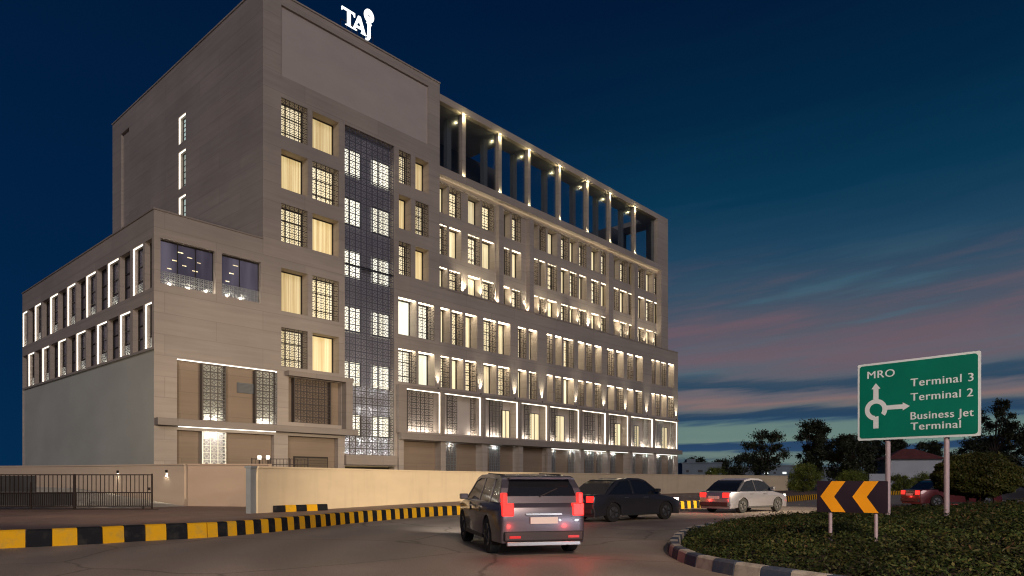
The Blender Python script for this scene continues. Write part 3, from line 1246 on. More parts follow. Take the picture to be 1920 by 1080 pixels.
# ---- portals
M_UPST = emis("screen_uplight_strip", (1.0, .93, .80), 48)
for n_, (a, b, items) in enumerate(portals):
    F = front(0)
    a0, a1 = U(a), U(b)
    mb = MB()
    mb.quad((a0, PD, PZ0), (a1, PD, PZ0), (a1, PD, PZ1), (a0, PD, PZ1))
    part(mb, "portal_backing", M_PANEL)
    mb = MB()
    fbox(mb, F, a0 + .02, a1 - .02, .05, .10, PZ1 - .06, PZ1 - .02)
    fbox(mb, F, a1 - .06, a1 - .02, .05, .10, PZ0 + .02, PZ1 - .07)
    part(mb, "portal_light_strip", M_LEDP)
    for kind, x0, x1, hz in items:
        u0, u1 = U(x0, PD - .1), U(x1, PD - .1)
        u0, u1 = max(u0, a0 + .02), min(u1, a1 - .1)
        if kind == 'L':
            mb = MB()
            jali(mb, F, u0, u1, PZ0 + .02, PZ1 - .02, PD - .36, cell=.43, bar=.07)
            fbox(mb, F, u0 - .04, u0, PD - .38, PD - .32, PZ0 + .01, PZ1 - .01)
            part(mb, "portal_lattice", M_LATTS if n_ >= 7 else M_LATT)
            mb = MB()
            fbox(mb, F, u0 + .02, u1 - .02, PD - .30, PD - .22, PZ0 + .004, PZ0 + .05)
            part(mb, "portal_uplight", M_UPST)
        else:
            zt = PZ0 + (PZ1 - PZ0) * hz
            mb = MB()
            for q in (PZ0, zt - .06):
                fbox(mb, F, u0, u1, PD - .06, PD - .003, q + .003, q + .063)
            for q in (u0, (u0 + u1) / 2, u1 - .05):
                fbox(mb, F, q, q + .05, PD - .06, PD - .003, PZ0 + .063, zt - .06)
            w = part(mb, "portal_window", M_METAL)
            mb = MB()
            mb.quad((u0, PD - .02, PZ0 + .01), (u1, PD - .02, PZ0 + .01), (u1, PD - .02, zt), (u0, PD - .02, zt))
            part(mb, "curtain", M_CURTP, w)
    # ground storey bay below
    mb = MB()
    mb.quad((a0, .6, ZG), (a1, .6, ZG), (a1, .6, 4.45), (a0, .6, 4.45))
    part(mb, "ground_storey_panel", M_BROWN)
gl = [(834, 855), (917, 937), (1031, 1041), (1065, 1077), (1097, 1113), (1119, 1130), (1145, 1153), (1183, 1191), (1205, 1214), (1228, 1240), (1253, 1261)]
for i, (x0, x1) in enumerate(gl):
    u0, u1 = U(x0, .45), U(x1, .45)
    mb = MB()
    jali(mb, front(0), u0, u1, ZG, 4.4, .42, cell=.27, bar=.055)
    part(mb, "ground_storey_lattice", M_LATTS)
    lamp("lattice_downlight", 'POINT', bx((u0 + u1) / 2, .52, 4.25), 26, (.85, .93, 1), hotel, .04)
# ledges between the storeys
mb = MB()
mb.box(U(745), U_P + .25, -0.45, -0.003, 4.5, 4.95)
mb.box(U(742), U(757), -0.35, -0.003, 4.953, 8.35)
mb.box(U(757) + .003, U_P + .1, -0.12, -0.003, 8.24, 8.42)
for (a, b, _), (c, _d, _e) in zip(portals[:-1], portals[1:]):
    m_ = (U(b) + U(c)) / 2
    mb.box(m_ - .12, m_ + .12, -.12, -.003, 4.953, 8.238)
part(mb, "portal_ledge", M_STONE2)
mb = MB()
for i in range(4, 9):
    mb.box(U(portals[i][0]), U(portals[i][1]), 0.02, 0.06, 4.38, 4.43)
part(mb, "ground_storey_light_strip", emis("ledge_led", (1, .95, .85), 1.8))
mb = MB()
pil = [(745, 754), (824, 833), (902, 911), (971, 978), (1024, 1031), (1086, 1092), (1136, 1141), (1178, 1183), (1224, 1228)]
for a, b in pil:
    mb = MB()
    mb.box(U(a), U(b), -.18, -.003, ZG, 4.497)
    part(mb, "ground_storey_pilaster", M_STONE)
# lower left: ledge, portal frame, panels
mb = MB()
mb.box(U_B + .02, U(664), -0.5, -0.003, 4.55, 4.93)
mb.box(U(541) - .25, U(655), -0.5, -0.003, 8.02, 8.32)
mb.box(U(641), U(653), -0.5, -0.003, 4.933, 8.017)
part(mb, "lower_ledge", M_STONE2)
mb = MB()
F = front(0)
mb.quad((U(332), .35, 4.95), (U(520), .35, 4.95), (U(520), .35, 8.28), (U(332), .35, 8.28))
mb.quad((U(541), .35, 5.2), (U(640), .35, 5.2), (U(640), .35, 8.0), (U(541), .35, 8.0))
mb.quad((U(332), .3, ZG), (U(514), .3, ZG), (U(514), .3, 4.35), (U(332), .3, 4.35))
mb.quad((U(540), .4, ZG), (U(634), .4, ZG), (U(634), .4, 4.35), (U(540), .4, 4.35))
part(mb, "recessed_panel", M_BROWN)
mb = MB()
mb.box(U(332) + .02, U(520) - .02, .04, .09, 8.20, 8.25)
mb.box(U(520) - .07, U(520) - .02, .04, .09, 4.98, 8.19)
mb.box(U(332), U(514), -.2, -.15, 4.50, 4.545)
part(mb, "portal_light_strip", M_LEDW)
for x0, x1, zz0, zz1, d, mm in ((378, 420, 4.97, 8.15, .2, M_LATT), (478, 515, 4.97, 8.15, .2, M_LATT), (550, 617, 5.22, 7.98, .2, M_LATTD), (378, 420, ZG, 4.33, .15, M_LATTS)):
    u0, u1 = U(x0, d), U(x1, d)
    BD = .345 if zz0 > 3 else .297
    mb = MB()
    jali(mb, F, u0, u1, zz0, zz1, d - .16, cell=.40, bar=.06)
    for q in (u0 - .05, u1):
        fbox(mb, F, q, q + .05, d - .17, BD - .003, zz0, zz1)
    w = part(mb, "lattice_panel", mm)
    mb = MB()
    mb.quad((u0, BD, zz0), (u1, BD, zz0), (u1, BD, zz1), (u0, BD, zz1))
    part(mb, "panel_backing", M_BACKB if zz0 < 5 and zz1 < 5 else M_PLAIN if mm is not M_LATTD else M_BROWN, w)
    if mm is not M_LATTD:
        for q in (.3, .7):
            lamp("panel_uplight", 'POINT', bx(u0 + (u1 - u0) * q, d - .05, zz0 + .12 if zz0 > 3 else zz1 - .15), 14, (1, .95, .85), hotel, .04)
    else:
        lamp("panel_uplight", 'POINT', bx(u0 + .3, d - .15, zz0 + .1), 1.2, (1, .95, .85), hotel, .03)
# doors and vents of the ground storey
mb = MB()
mb.box(U(481, .3), U(514, .3) - .1, .24, .297, ZG, 2.35)
w = part(mb, "service_door", M_METAL)
mb = MB()
mb.box(U(483, .3), U(513, .3) - .12, .2, .237, ZG + .05, 2.25)
part(mb, "door_leaf", mat("brown_door", (.16, .12, .09), .5), w)
mb = MB()
u0, u1 = U(552, .4), U(612, .4)
mb.box(u0 - .08, u1 + .08, .34, .397, ZG, 3.1)
w = part(mb, "roller_shutter", M_METAL)
mb = MB()
for i in range(16):
    z0 = ZG + i * .165
    mb.box(u0, u1, .3, .337, z0, z0 + .15)
part(mb, "shutter_slats", mat("brown_shutter", (.15, .115, .08), .5, metal=.3), w)
mb = MB()
mb.box(U(444, .35), U(476, .35), .28, .345, 6.75, 7.35)
for i in range(7):
    mb.box(U(444, .35) + .05, U(476, .35) - .05, .25, .277, 6.8 + i * .075, 6.84 + i * .075)
part(mb, "wall_vent", mat("grey_louvre", (.13, .14, .15), .5))
# entrance under the lattice column
mb = MB()
u0, u1 = COLC[0], COLC[1]
for q in (u0 + .03, u0 + 1.3, u0 + 2.45, u0 + 2.9, u1 - .1):
    mb.box(q, q + .07, .6, .67, ZG, 2.5)
mb.box(u0 + .03, u1 - .03, .6, .67, 2.35, 2.5)
w = part(mb, "entrance_doors", M_METAL)
mb = MB()
mb.quad((u0, .69, ZG), (u1, .69, ZG), (u1, .69, 2.55), (u0, .69, 2.55))
part(mb, "door_glass", curtain_mat("lobby_glow", (.10, .07, .035), (.32, .23, .09), .6, folds=1.3, vary=.05), w)
mb = MB()
mb.box(u0 + 2.52, u0 + 2.84, .58, .64, ZG, 2.2)
part(mb, "lit_notice", emis("lit_notice_glow", (.9, .88, .78), .8), w)

# ---- wing above the podium
WN = 0.6
W_Z = {'W1': (Z(824.5, 397, WN), Z(824.5, 343.5, WN)), 'W2': (Z(824.5, 475.5, WN), Z(824.5, 418, WN)), 'W3': (Z(824.5, 539, WN), Z(824.5, 499, WN))}
W_Z['W3'] = (Z_L + .16, W_Z['W3'][1])
wc = [(824.5, 839.5), (842.5, 865), (877.5, 901), (904, 927.5), (945, 957), (960, 977.5), (1001.5, 1010), (1011.5, 1023.5), (1027, 1045), (1052, 1067),
      (1068.5, 1083), (1086, 1100), (1109, 1124), (1127, 1141), (1151, 1161.5), (1163, 1177), (1179, 1190), (1197, 1209), (1211.5, 1225), (1227, 1238.5)]
PZ = Z(825, 325.7)              # bottom of the parapet
TZ = Z(826, 311)                # top of the parapet
RZ0, RZ1 = Z(826, 189), Z(826, 176)
w_holes = []
for i, (a, b) in enumerate(wc):
    for r in ('W1', 'W2', 'W3'):
        k = 'CL'[(i + (r == 'W2')) % 2]
        u0, u1 = max(U(a, WN), U_T + .03), U(b, WN)
        h = (u0, u1, *W_Z[r], .7)
        w_holes.append(h)
        window(front(WN), *h, k, M_CURTP if k == 'C' else M_BACKL, led=0 if r == 'W1' else 1, screen_m=M_LATTD if r != 'W3' else M_LATT, mull=(1, 3) if k == 'L' else (1, 1), cell=.3)
mb = MB()
wall(mb, front(WN), U_T, U_W, Z_L, PZ + .2, w_holes)
mb.quad((U_W, 0, Z_L), (U_W, VT, Z_L), (U_W, VT, TZ), (U_W, 0, TZ))
mb.quad((U_T, VT, ZG), (U_W, VT, ZG), (U_W, VT, TZ), (U_T, VT, TZ))
part(mb, "wing_wall", M_STONE)
mb = MB()
for a, b in ((936, 944.5), (993, 1001), (1142, 1149.5), (1190, 1195)):
    mb = MB()
    mb.box(U(a, .2), U(b, .2), .2, WN - .003, Z_L + .123, PZ - .33)
    part(mb, "wing_pilaster", M_STONE)
mb = MB()
mb.box(U(1240), U_W, 0.0, WN - .003, Z_L + .123, PZ)
part(mb, "wing_pilaster", M_STONE)
mb = MB()
mb.box(U_T + .003, U_W, 0, 0.45, PZ, TZ)
mb.box(U_T + .003, U_W, 0.453, WN + .3, PZ + .02, PZ + .2)
mb.box(U_T + .003, U_W, 0.453, VT, TZ - .5, TZ - .35)
part(mb, "terrace_parapet", M_STONE)
mb = MB()
mb.box(U_T + .3, U_W - .3, WN - .10, WN - .02, PZ - .29, PZ - .27)
w = part(mb, "soffit_light_strip", M_LEDS)
mb = MB()
mb.box(U_T + .3, U_W - .3, WN - .14, WN - .104, PZ - .32, PZ - .21)
mb.box(U_T + .3, U_W - .3, WN - .103, WN - .004, PZ - .32, PZ - .295)
part(mb, "strip_housing", M_STONE, w)
# uplights standing on the podium ledge
ups = [(871, 2), (902.6, 2), (933.5, 2), (958.6, 1), (990.5, 2), (1010.5, 1), (1025, 1), (1048, 1), (1085, 1), (1105.5, 2), (1125.7, 1), (1141.6, 1), (1162, 1), (1178, 1), (1196, 1), (1211, 1), (1227, 1)]
mbf = MB()
for x, e in ups:
    u = U(x, .35)
    mbf.tube((u, .35, Z_L + .125), (u, .35, Z_L + .26), .07, .07, 10)
    lamp("ledge_uplight", 'SPOT', bx(u, .36, Z_L + .3), 420 * e, (1, .86, .6), hotel, .04, spot=80, aim=(0, .22, 1), blend=.9)
part(mbf, "ledge_uplight_housing", M_METAL)
mbf = MB()
ups2 = [821.7, 901.7, 966, 1017, 1080.5, 1133, 1173.6, 1213.5, 1268.5]
for x in ups2:
    u = U(x, -.07)
    mbf.tube((u, -.07, 8.425), (u, -.07, 8.53), .045, .045, 10)
    lamp("facade_uplight", 'SPOT', bx(u, -.14, 8.56), 800, (1, .9, .66), hotel, .03, spot=44, aim=(0, .10, 1), blend=.9)
part(mbf, "facade_uplight_housing", M_METAL)

# ---- roof terrace
tp = [(866, 875.5), (934, 943), (990, 997), (1047.5, 1054), (1100, 1106), (1143, 1148), (1189.5, 1194.5)]
mb = MB()
RD = 1.9
mb.box(U_T + .003, U_W, 0, RD, RZ0, RZ1)
mb.box(U_W - 2.2, U_W, RD + .003, 9, RZ0, RZ1)
mb.box(U_T + .003, U(960), RD + .003, 9, RZ0, RZ1)
mb.box(U_T + .003, U_W, 9.003, 10, RZ0, RZ1)
part(mb, "terrace_roof", M_STONE)
mb = MB()
for a, b in tp:
    mb = MB()
    mb.box(U(a) + (U(b) - U(a)) * .3, U(b) - .02, 0.12, 0.55, TZ, RZ0)
    part(mb, "terrace_pillar", M_STONE)
mb = MB()
mb.box(U(1233), U_W, 0, 0.8, TZ, RZ0)
part(mb, "terrace_pillar", M_STONE)
mb = MB()
for i, (a, b) in enumerate(tp):
    u = (U(a) + U(b)) / 2
    mb.box(u - .40, u + .05, 1.55, 1.95, TZ - .3, RZ0 - .004)
    mb.box(u - .35, u + .05, 9.2, 9.8, TZ - .3, RZ0 - .004)
mb.box(U_W - 1.0, U_W - .3, 1.5, 2.2, TZ - .3, RZ0 - .004)
part(mb, "terrace_column", mat("grey_terrace_column", (.2, .19, .18), .7))
mb = MB()
u0 = U(1010, 1.6)
mb.box(u0, U_W - .4, 9.3, 9.7, RZ0 - 1.2, RZ0 - .003)
mb.box(U_T + .01, U(935, 5), 5.0, 5.4, TZ + 3.1, RZ0 - .003)
mb.box(U_T + .01, U(925, 5), 5.45, 8.5, TZ - .2, TZ + 1.9)
mb.box(U_W - 3.6, U_W - .4, 5.2, 8.8, TZ + 1.2, RZ0 - .003)
part(mb, "terrace_plant_room", mat("terrace_dark_render", (.09, .085, .085), .8))
mb = MB()
for i, (a, b) in enumerate(tp):
    u = (U(a) + U(b)) / 2
    lamp("pillar_downlight", 'POINT', bx(u, -.12, RZ0 - .35), 42, (1, .86, .45), hotel, .05)
    lamp("pillar_uplight", 'POINT', bx(u, .0, TZ + .12), 14, (1, .88, .5), hotel, .03)
    mb.box(u - .07, u + .07, .0, .1, TZ + .003, TZ + .06)
    mb.box(u - .1, u + .1, .0, .11, RZ0 - .06, RZ0 - .003)
part(mb, "terrace_light_fitting", emis("terrace_fitting_glow", (1, .9, .5), 3.0))
# glazing of the terrace
mg = bpy.data.materials.new("clear_terrace_glass")
mg.use_nodes = True
t_ = mg.node_tree
t_.nodes.clear()
a_ = t_.nodes.new('ShaderNodeBsdfTransparent')
a_.inputs[0].default_value = (.80, .84, .88, 1)
b_ = t_.nodes.new('ShaderNodeBsdfGlossy')
b_.inputs['Roughness'].default_value = .25
c_ = t_.nodes.new('ShaderNodeMixShader')
c_.inputs[0].default_value = .05
o_ = t_.nodes.new('ShaderNodeOutputMaterial')
t_.links.new(a_.outputs[0], c_.inputs[1])
t_.links.new(b_.outputs[0], c_.inputs[2])
t_.links.new(c_.outputs[0], o_.inputs[0])
edges = [U_T] + [(U(a) + U(b)) / 2 for a, b in tp] + [U(1236)]
for p_, q_ in zip(edges[:-1], edges[1:]):
    mb = MB()
    mb.box(p_ + .12, q_ - .12, .42, .44, TZ, RZ0 - .002)
    part(mb, "terrace_glass_pane", mg)

# roof sign
LETM = emis("lit_sign_letter", (.95, 1.0, 1.0), 1.6)
sx0, sx1 = U(643, .5), U(702, .5)
sign = thing("roof_sign", "white lit letters standing on the roof edge of the tower", "sign",
             hotel.matrix_basis @ Vector(bx(0, 0, 0)), hotel.rotation_euler.z)


def letter(name, polys, u, z, s):
    mb = MB()
    for poly in polys:
        if isinstance(poly, tuple):       # ring: cx, cz, router, rinner
            cx, cz, ro, ri = poly
            k = 20
            n = len(mb.v)
            for y in (.5, .58):
                for r in (ro, ri):
                    for i in range(k):
                        t = 2 * math.pi * i / k
                        mb.v.append((u + s * (cx + r * math.cos(t)), y, z + s * (cz + r * 1.12 * math.sin(t))))
            for i in range(k):
                j = (i + 1) % k
                A, B, C, Dd = n, n + k, n + 2 * k, n + 3 * k
                mb.f += [(A + j, A + i, B + i, B + j), (C + i, C + j, Dd + j, Dd + i), (A + i, A + j, C + j, C + i), (B + j, B + i, Dd + i, Dd + j)]
                mb.mi += [0] * 4
        else:
            mb.prism([(u + s * x, z + s * y) for x, y in poly], .5, .58)
    return mb.build(name, LETM, sign, xf=bx)


zT = Z(654.5, 38, .5)
LH = Z(654.5, 8, .5) - zT
uT, uA, uJ = U(641.5, .5), U(661, .5), U(686, .5)
ww = (U(666, .5) - uT) / LH
letter("sign_letter", [[(0, 1.02), (0, .80), (.04, .80), (.12, .90), (ww * .42, .90), (ww * .42, .07), (ww * .28, .03), (ww * .28, 0), (ww * .80, 0), (ww * .80, .03), (ww * .66, .07),
                        (ww * .66, .90), (ww - .12, .90), (ww - .04, .76), (ww, .76), (ww, 1.0)]], uT, zT, LH)
wa = (U(687.5, .5) - uA) / LH
letter("sign_letter", [[(0, 0), (0, .04), (.07, .06), (wa * .42, 1), (wa * .58, 1), (wa * .93, .06), (wa, .04), (wa, 0), (wa * .62, 0), (wa * .62, .04), (wa * .70, .06), (wa * .66, .22), (wa * .64, .34), (wa * .50, .70), (wa * .31, .34), (wa * .27, .22), (wa * .22, .06), (wa * .32, .04), (wa * .32, 0)],
                       [(wa * .28, .22), (wa * .31, .34), (wa * .64, .34), (wa * .66, .22)]], uA, zT, LH)
jw = (U(701.5, .5) - uJ) / LH
letter("sign_letter", [[(jw * .12, .93), (jw * .12, .89), (jw * .26, .85), (jw * .26, -.02), (jw * .20, -.10), (0, -.13), (0, -.20), (jw * .2, -.22), (jw * .42, -.16), (jw * .56, -.02), (jw * .58, .06), (jw * .58, .85), (jw * .72, .84), (jw * .72, .89), (jw * .5, .95)],
                       ((U(692.5, .5) - uJ) / LH, (Z(692.5, 19.5, .5) - zT) / LH, (U(701.5, .5) - U(683.5, .5)) / LH / 2, .085)], uJ, zT, LH)
mb = MB()
for i in range(7):
    u = uT + (U(702, .5) - uT) * i / 6
    mb.tube((u, .66, Z_T - .3), (u, .66, zT + .3), .025, seg=6)
for z in (zT - .35, zT + .3):
    mb.tube((uT, .66, z), (U(702, .5), .66, z), .025, seg=6)
mb.build("support_frame", mat("black_sign_frame", (.01, .012, .016), .6), sign, xf=bx)

# ================================================================== WALLS, GATE
M_CREAM = mat("cream_painted_wall", (0.70, 0.57, 0.385), 0.8, noise=((0.35, 0.35, 1.2), 0.06, 6))
_t = M_CREAM.node_tree
_nz = _t.nodes.new('ShaderNodeTexNoise')
_nz.inputs['Scale'].default_value = 1
_nz.inputs['Detail'].default_value = 6
_mp = _t.nodes.new('ShaderNodeMapping')
_mp.inputs['Scale'].default_value = (2.2, 2.2, .22)
_co = _t.nodes.new('ShaderNodeTexCoord')
_t.links.new(_co.outputs['Object'], _mp.inputs[0])
_t.links.new(_mp.outputs[0], _nz.inputs['Vector'])
_rm = _t.nodes.new('ShaderNodeMapRange')
_rm.inputs[1].default_value = .52
_rm.inputs[2].default_value = .75
_rm.inputs[3].default_value = 1.0
_rm.inputs[4].default_value = .91
_t.links.new(_nz.outputs['Fac'], _rm.inputs[0])
_vm = _t.nodes.new('ShaderNodeVectorMath')
_vm.operation = 'SCALE'
_b = _t.nodes['Principled BSDF']
_t.links.new(_b.inputs['Base Color'].links[0].from_socket, _vm.inputs[0])
_t.links.new(_rm.outputs[0], _vm.inputs['Scale'])
_t.links.new(_vm.outputs[0], _b.inputs['Base Color'])
M_PINK = mat("pinkish_painted_wall", (0.52, 0.39, 0.29), 0.85, noise=((0.35, 0.35, 1.0), 0.08, 6))
M_GREYP = mat("grey_pier", (0.23, 0.25, 0.27), 0.7, noise=((1, 1, 1), 0.12, 5))


def wall_run(name, label, pts, zt, m, th=.25, cope=.08, zb=-.05):
    root = thing(name, label, "wall", (pts[0][0], pts[0][1], 0))
    mb, mc = MB(), MB()
    P = [Vector((x - pts[0][0], y - pts[0][1], 0)) for x, y in pts]
    for a, b, z0, z1 in zip(P[:-1], P[1:], zt[:-1], zt[1:]):
        n = (b - a).normalized().cross(Vector((0, 0, 1)))
        for m_, w, lo, hi in ((mb, th / 2, lambda z: zb, lambda z: z - cope), (mc, th / 2 + .05, lambda z: z - cope + .002, lambda z: z)):
            s = len(m_.v)
            for p, z in ((a, z0), (b, z1)):
                for sg in (1, -1):
                    q = p + n * (w * sg)
                    m_.v += [(q.x, q.y, lo(z)), (q.x, q.y, hi(z))]
            for f in ((0, 4, 5, 1), (2, 3, 7, 6), (1, 5, 7, 3), (0, 1, 3, 2), (4, 6, 7, 5)):
                m_.f.append(tuple(s + i for i in f))
                m_.mi.append(0)
    mb.build("wall_face", m, root)
    mc.build("coping", m, root)
    return root


wall_run("boundary_wall", "long cream boundary wall sweeping along the road beside the grey pier",
         [(p.x, p.y) for p in spline([(-10.75, 29.3, 0), (-4.1, 44.7, 0), (5.5, 58.2, 0), (17.3, 73, 0), (37, 94, 0)], 8)], [1.98] * 33, M_CREAM)
wall_run("boundary_wall", "pinkish wall section between the grey pier and the paler corner wall",
         [(-17.3, 37.5), (-12.6, 36.4)], [2.27, 2.24], M_PINK)
WLp = [(-45, 49), (-31.9, 43.5), (-25.3, 41), (-17.45, 37.42)]
wall_run("boundary_wall", "beige wall carrying two lit wall lamps behind the barred gate",
         WLp, [2.3, 2.28, 2.27, 2.27], mat("beige_painted_wall", (0.50, 0.40, 0.31), 0.85, noise=((0.3, 0.3, 1.0), 0.08, 6)))
pr = thing("gate_pier", "narrow grey pier at the near end of the cream wall", "pier", (*G(469, 963), 0), R(-20))
mb = MB()
mb.box(-.12, .12, -.12, .45, 0, 1.9)
mb.build("pier_shaft", M_GREYP, pr, bevel=.01)
mb = MB()
mb.box(-.16, .18, -.16, .49, 1.903, 1.99)
mb.build("pier_cap", M_GREYP, pr, bevel=.01)

# ramp of pale concrete climbing along the left wall
mb = MB()
ra = [(-17.2, 36.9, .012), (-19.5, 34.6, .012), (-30, 38.8, 1.05), (-25.4, 40.6, .95)]
mb.v = ra + [(x, y, .0) for x, y, z in ra]
mb.f = [(0, 1, 2, 3), (1, 5, 6, 2), (2, 6, 7, 3), (3, 7, 4, 0)]
mb.mi = [0] * 4
tag(mb.build("concrete_ramp", mat("pale_ramp_concrete", (0.42, 0.40, 0.36), .7, noise=((1, 1, 1), .15, 5))), kind='structure')


def wall_point(px):
    for (ax, ay), (bx_, by_) in zip(WLp[:-1], WLp[1:]):
        p = (px - 960) / FPX
        dx, dy = bx_ - ax, by_ - ay
        t = (p * ay - ax) / (dx - p * dy)
        if 0 <= t <= 1:
            return ax + dx * t, ay + dy * t
    return None


for px, lab in ((222, "lit wall lamp seen between the bars of the gate"), (313, "lit wall lamp on bare wall just beyond the gate end")):
    x, y = wall_point(px)
    L_ = thing("wall_lamp", lab, "lamp", (x + .08, y - .17, 1.78), R(-24), group="downlights on the beige wall")
    mb = MB()
    mb.box(-.07, .07, -.06, .06, 0, .16)
    mb.build("lamp_housing", M_METAL, L_, bevel=.008)
    mb = MB()
    mb.box(-.05, .05, -.045, .045, -.012, -.002)
    mb.build("lamp_lens", emis("lamp_lens_glow", (1, .9, .7), 6), L_)
    lamp("wall_lamp_light", 'SPOT', (0, .0, -.04), 170, (1, .88, .66), L_, .03, spot=110, aim=(0, .45, -1), blend=.9)

# barred gate on the left
M_IRON = mat("dark_brown_iron", (0.035, 0.024, 0.02), .5, metal=.4)
gy0 = 33.0
x1 = (285 - 960) / FPX * gy0
gate = thing("entrance_gate", "long low gate of dark iron bars across the driveway", "gate", (x1, gy0, 0), R(1.5))
mb = MB()
for z in (.14, .78, 1.62):
    mb.box(-9.6, 0, -.025, .025, z, z + .05)
part_o = mb.build("gate_frame", M_IRON, gate)
mb = MB()
n_ = int(9.6 / .2)
for i in range(n_ + 1):
    x = -i * .2
    mb.box(x - .014, x + .014, -.014, .014, .19, 1.62)
    if i < n_:
        mb.box(x - .113, x - .087, -.012, .012, .19, .78)
mb.build("gate_bars", M_IRON, gate)
for q_ in ((-.03, .03, -.03, .03, .04, 1.7), (-3.65, -3.55, -.04, .04, .04, 1.68), (-5.65, -5.58, -.04, .04, .04, 1.3)):
    mb = MB()
    mb.box(*q_)
    mb.build("gate_post", M_IRON, gate)
mb = MB()
mb.tube((-.42, 0, 0), (-.42, 0, .14), .05, seg=8)
mb.box(-.2, -.06, -.05, -.02, .92, 1.05)
mb.build("gate_latch", M_IRON, gate)
mb = MB()
mb.box(-9.5, -3.66, .04, .06, .2, .82)
mb.box(-9.5, -5.4, .04, .06, .84, 1.6)
mb.build("sheet_panel", mat("dark_gate_sheet", (.03, .03, .033), .6, noise=((1.5, 1, 1.5), .35, 4)), gate)
gt = MB()
gt.box(-9.6, .3, -.04, .04, .004, .03)
gt.build("gate_track", M_IRON, gate)

# railing and little bollard lights above the long wall
rl = thing("terrace_railing", "short dark metal railing above the cream wall near the entrance", "railing", at(472, 873, 41), R(8))
rl.location.z = 0
mb = MB()
for z in (1.95, 2.3, 2.62):
    mb.box(0, 3.2, -.02, .02, z, z + .04)
for i in range(17):
    mb.box(i * .2 - .012, i * .2 + .012, -.012, .012, 1.95, 2.62)
for q in (0, 1.06, 2.13, 3.2):
    mb.box(q - .03, q + .03, -.03, .03, .3, 2.7)
mb.build("rails", M_IRON, rl)
for px, lab in ((486.5, "lit cube lamp on the railing posts nearer the pier"), (502.5, "lit cube lamp on the railing posts nearer the shutter door")):
    x, y, z = at(px, 858, 42)
    b_ = thing("post_lamp", lab, "lamp", (x, y, 0))
    mb = MB()
    mb.tube((0, 0, 0), (0, 0, z - .12), .04, seg=8)
    mb.build("lamp_post", M_IRON, b_)
    mb = MB()
    mb.box(-.09, .09, -.09, .09, z - .12, z + .12)
    mb.build("lamp_shade", emis("cube_lamp_glow", (1, .93, .75), 2.2), b_, bevel=.01)

# ================================================================== ROAD SIGN
TL = Vector(at(1608.3, 683.6, 15.7))
TR = Vector(at(1838.8, 658.4, 13.92))
axis = Vector((TR.x - TL.x, TR.y - TL.y, 0))
BWid = axis.length
BHt = 1.70
rz = math.atan2(axis.y, axis.x)
rs = thing("road_sign", "green airport direction sign with white lettering on two poles", "sign", (TL.x, TL.y, 0), rz)
ztop = (TL.z + TR.z) / 2
M_GREEN = mat("green_sign_sheet", (0.001, 0.20, 0.145), .5, spec=.25, noise=((.9, .9, .9), .12, 3))
M_SWHITE = mat("white_reflective_film", (.80, .92, 1.0), .5)
M_POLE = mat("pale_mauve_pole", (.46, .38, .44), .45, metal=.2)


def rrect(x0, x1, z0, z1, r, k=5):
    pts = []
    for cx, cz, a in ((x1 - r, z0 + r, -90), (x1 - r, z1 - r, 0), (x0 + r, z1 - r, 90), (x0 + r, z0 + r, 180)):
        for i in range(k + 1):
            t = R(a + 90 * i / k)
            pts.append((cx + r * math.cos(t), cz + r * math.sin(t)))
    return pts


mb = MB()
mb.prism(rrect(0, BWid, ztop - BHt, ztop, .03), 0.0, .03)
mb.build("sign_border", M_SWHITE, rs)
mb = MB()
mb.prism(rrect(.045, BWid - .045, ztop - BHt + .045, ztop - .045, .06), -.006, -.002)
mb.build("sign_face", M_GREEN, rs)
gp = [(mb_x, mb_y) for mb_x, mb_y in ((1665, 968), (1775, 968))]
for px, zb in ((1665, .4), (1775, .4)):
    # pole stands just behind the board
    p = (px - 960) / FPX
    ca, sa = math.cos(rz), math.sin(rz)
    off = .10
    ox, oy = TL.x - sa * off, TL.y + ca * off
    t = (p * oy - ox) / (ca - p * sa)
    mb = MB()
    mb.tube((t, off, zb), (t, off, ztop - .12), .052, seg=14)
    for z in (ztop - .35, ztop - BHt + .3):
        mb.box(t - .09, t + .09, .032, off - .03, z - .03, z + .03)
    mb.build("sign_pole", M_POLE, rs, smooth=False)


def text(s, s0, s1, t0, t1, name="lettering"):
    """words fitted between board fractions s0..s1 (across) with capitals from t0 to t1 (down)"""
    cu = bpy.data.curves.new("text", 'FONT')
    cu.body = s
    cu.size = 1
    cu.offset = 0.0
    cu.space_character = 1.08
    to = bpy.data.objects.new("text", cu)
    COL.objects.link(to)
    bpy.context.view_layer.update()
    me = bpy.data.meshes.new_from_object(to.evaluated_get(bpy.context.evaluated_depsgraph_get()))
    bpy.data.objects.remove(to)
    bpy.data.curves.remove(cu)
    co = np.empty(len(me.vertices) * 3)
    me.vertices.foreach_get('co', co)
    co = co.reshape(-1, 3)
    x0, x1 = co[:, 0].min(), co[:, 0].max()
    caph = 0.70
    X = s0 * BWid + (co[:, 0] - x0) / (x1 - x0) * (s1 - s0) * BWid
    zb_ = ztop - t1 * BHt
    Zc = zb_ + co[:, 1] / caph * (t1 - t0) * BHt
    out = np.column_stack([X, np.full(len(X), -.009), Zc])
    me.vertices.foreach_set('co', out.ravel())
    me.materials.clear()
    me.materials.append(M_SWHITE)
    me.update()
    # a second pass a few millimetres aside thickens the strokes
    bm = bmesh.new()
    bm.from_mesh(me)
    g_ = bmesh.ops.duplicate(bm, geom=bm.verts[:] + bm.edges[:] + bm.faces[:])
    for v_ in [e for e in g_['geom'] if isinstance(e, bmesh.types.BMVert)]:
        v_.co += Vector((.009, -.0008, .002))
    bm.to_mesh(me)
    bm.free()
    o = bpy.data.objects.new(name, me)
    COL.objects.link(o)
    o.parent = rs
    return o


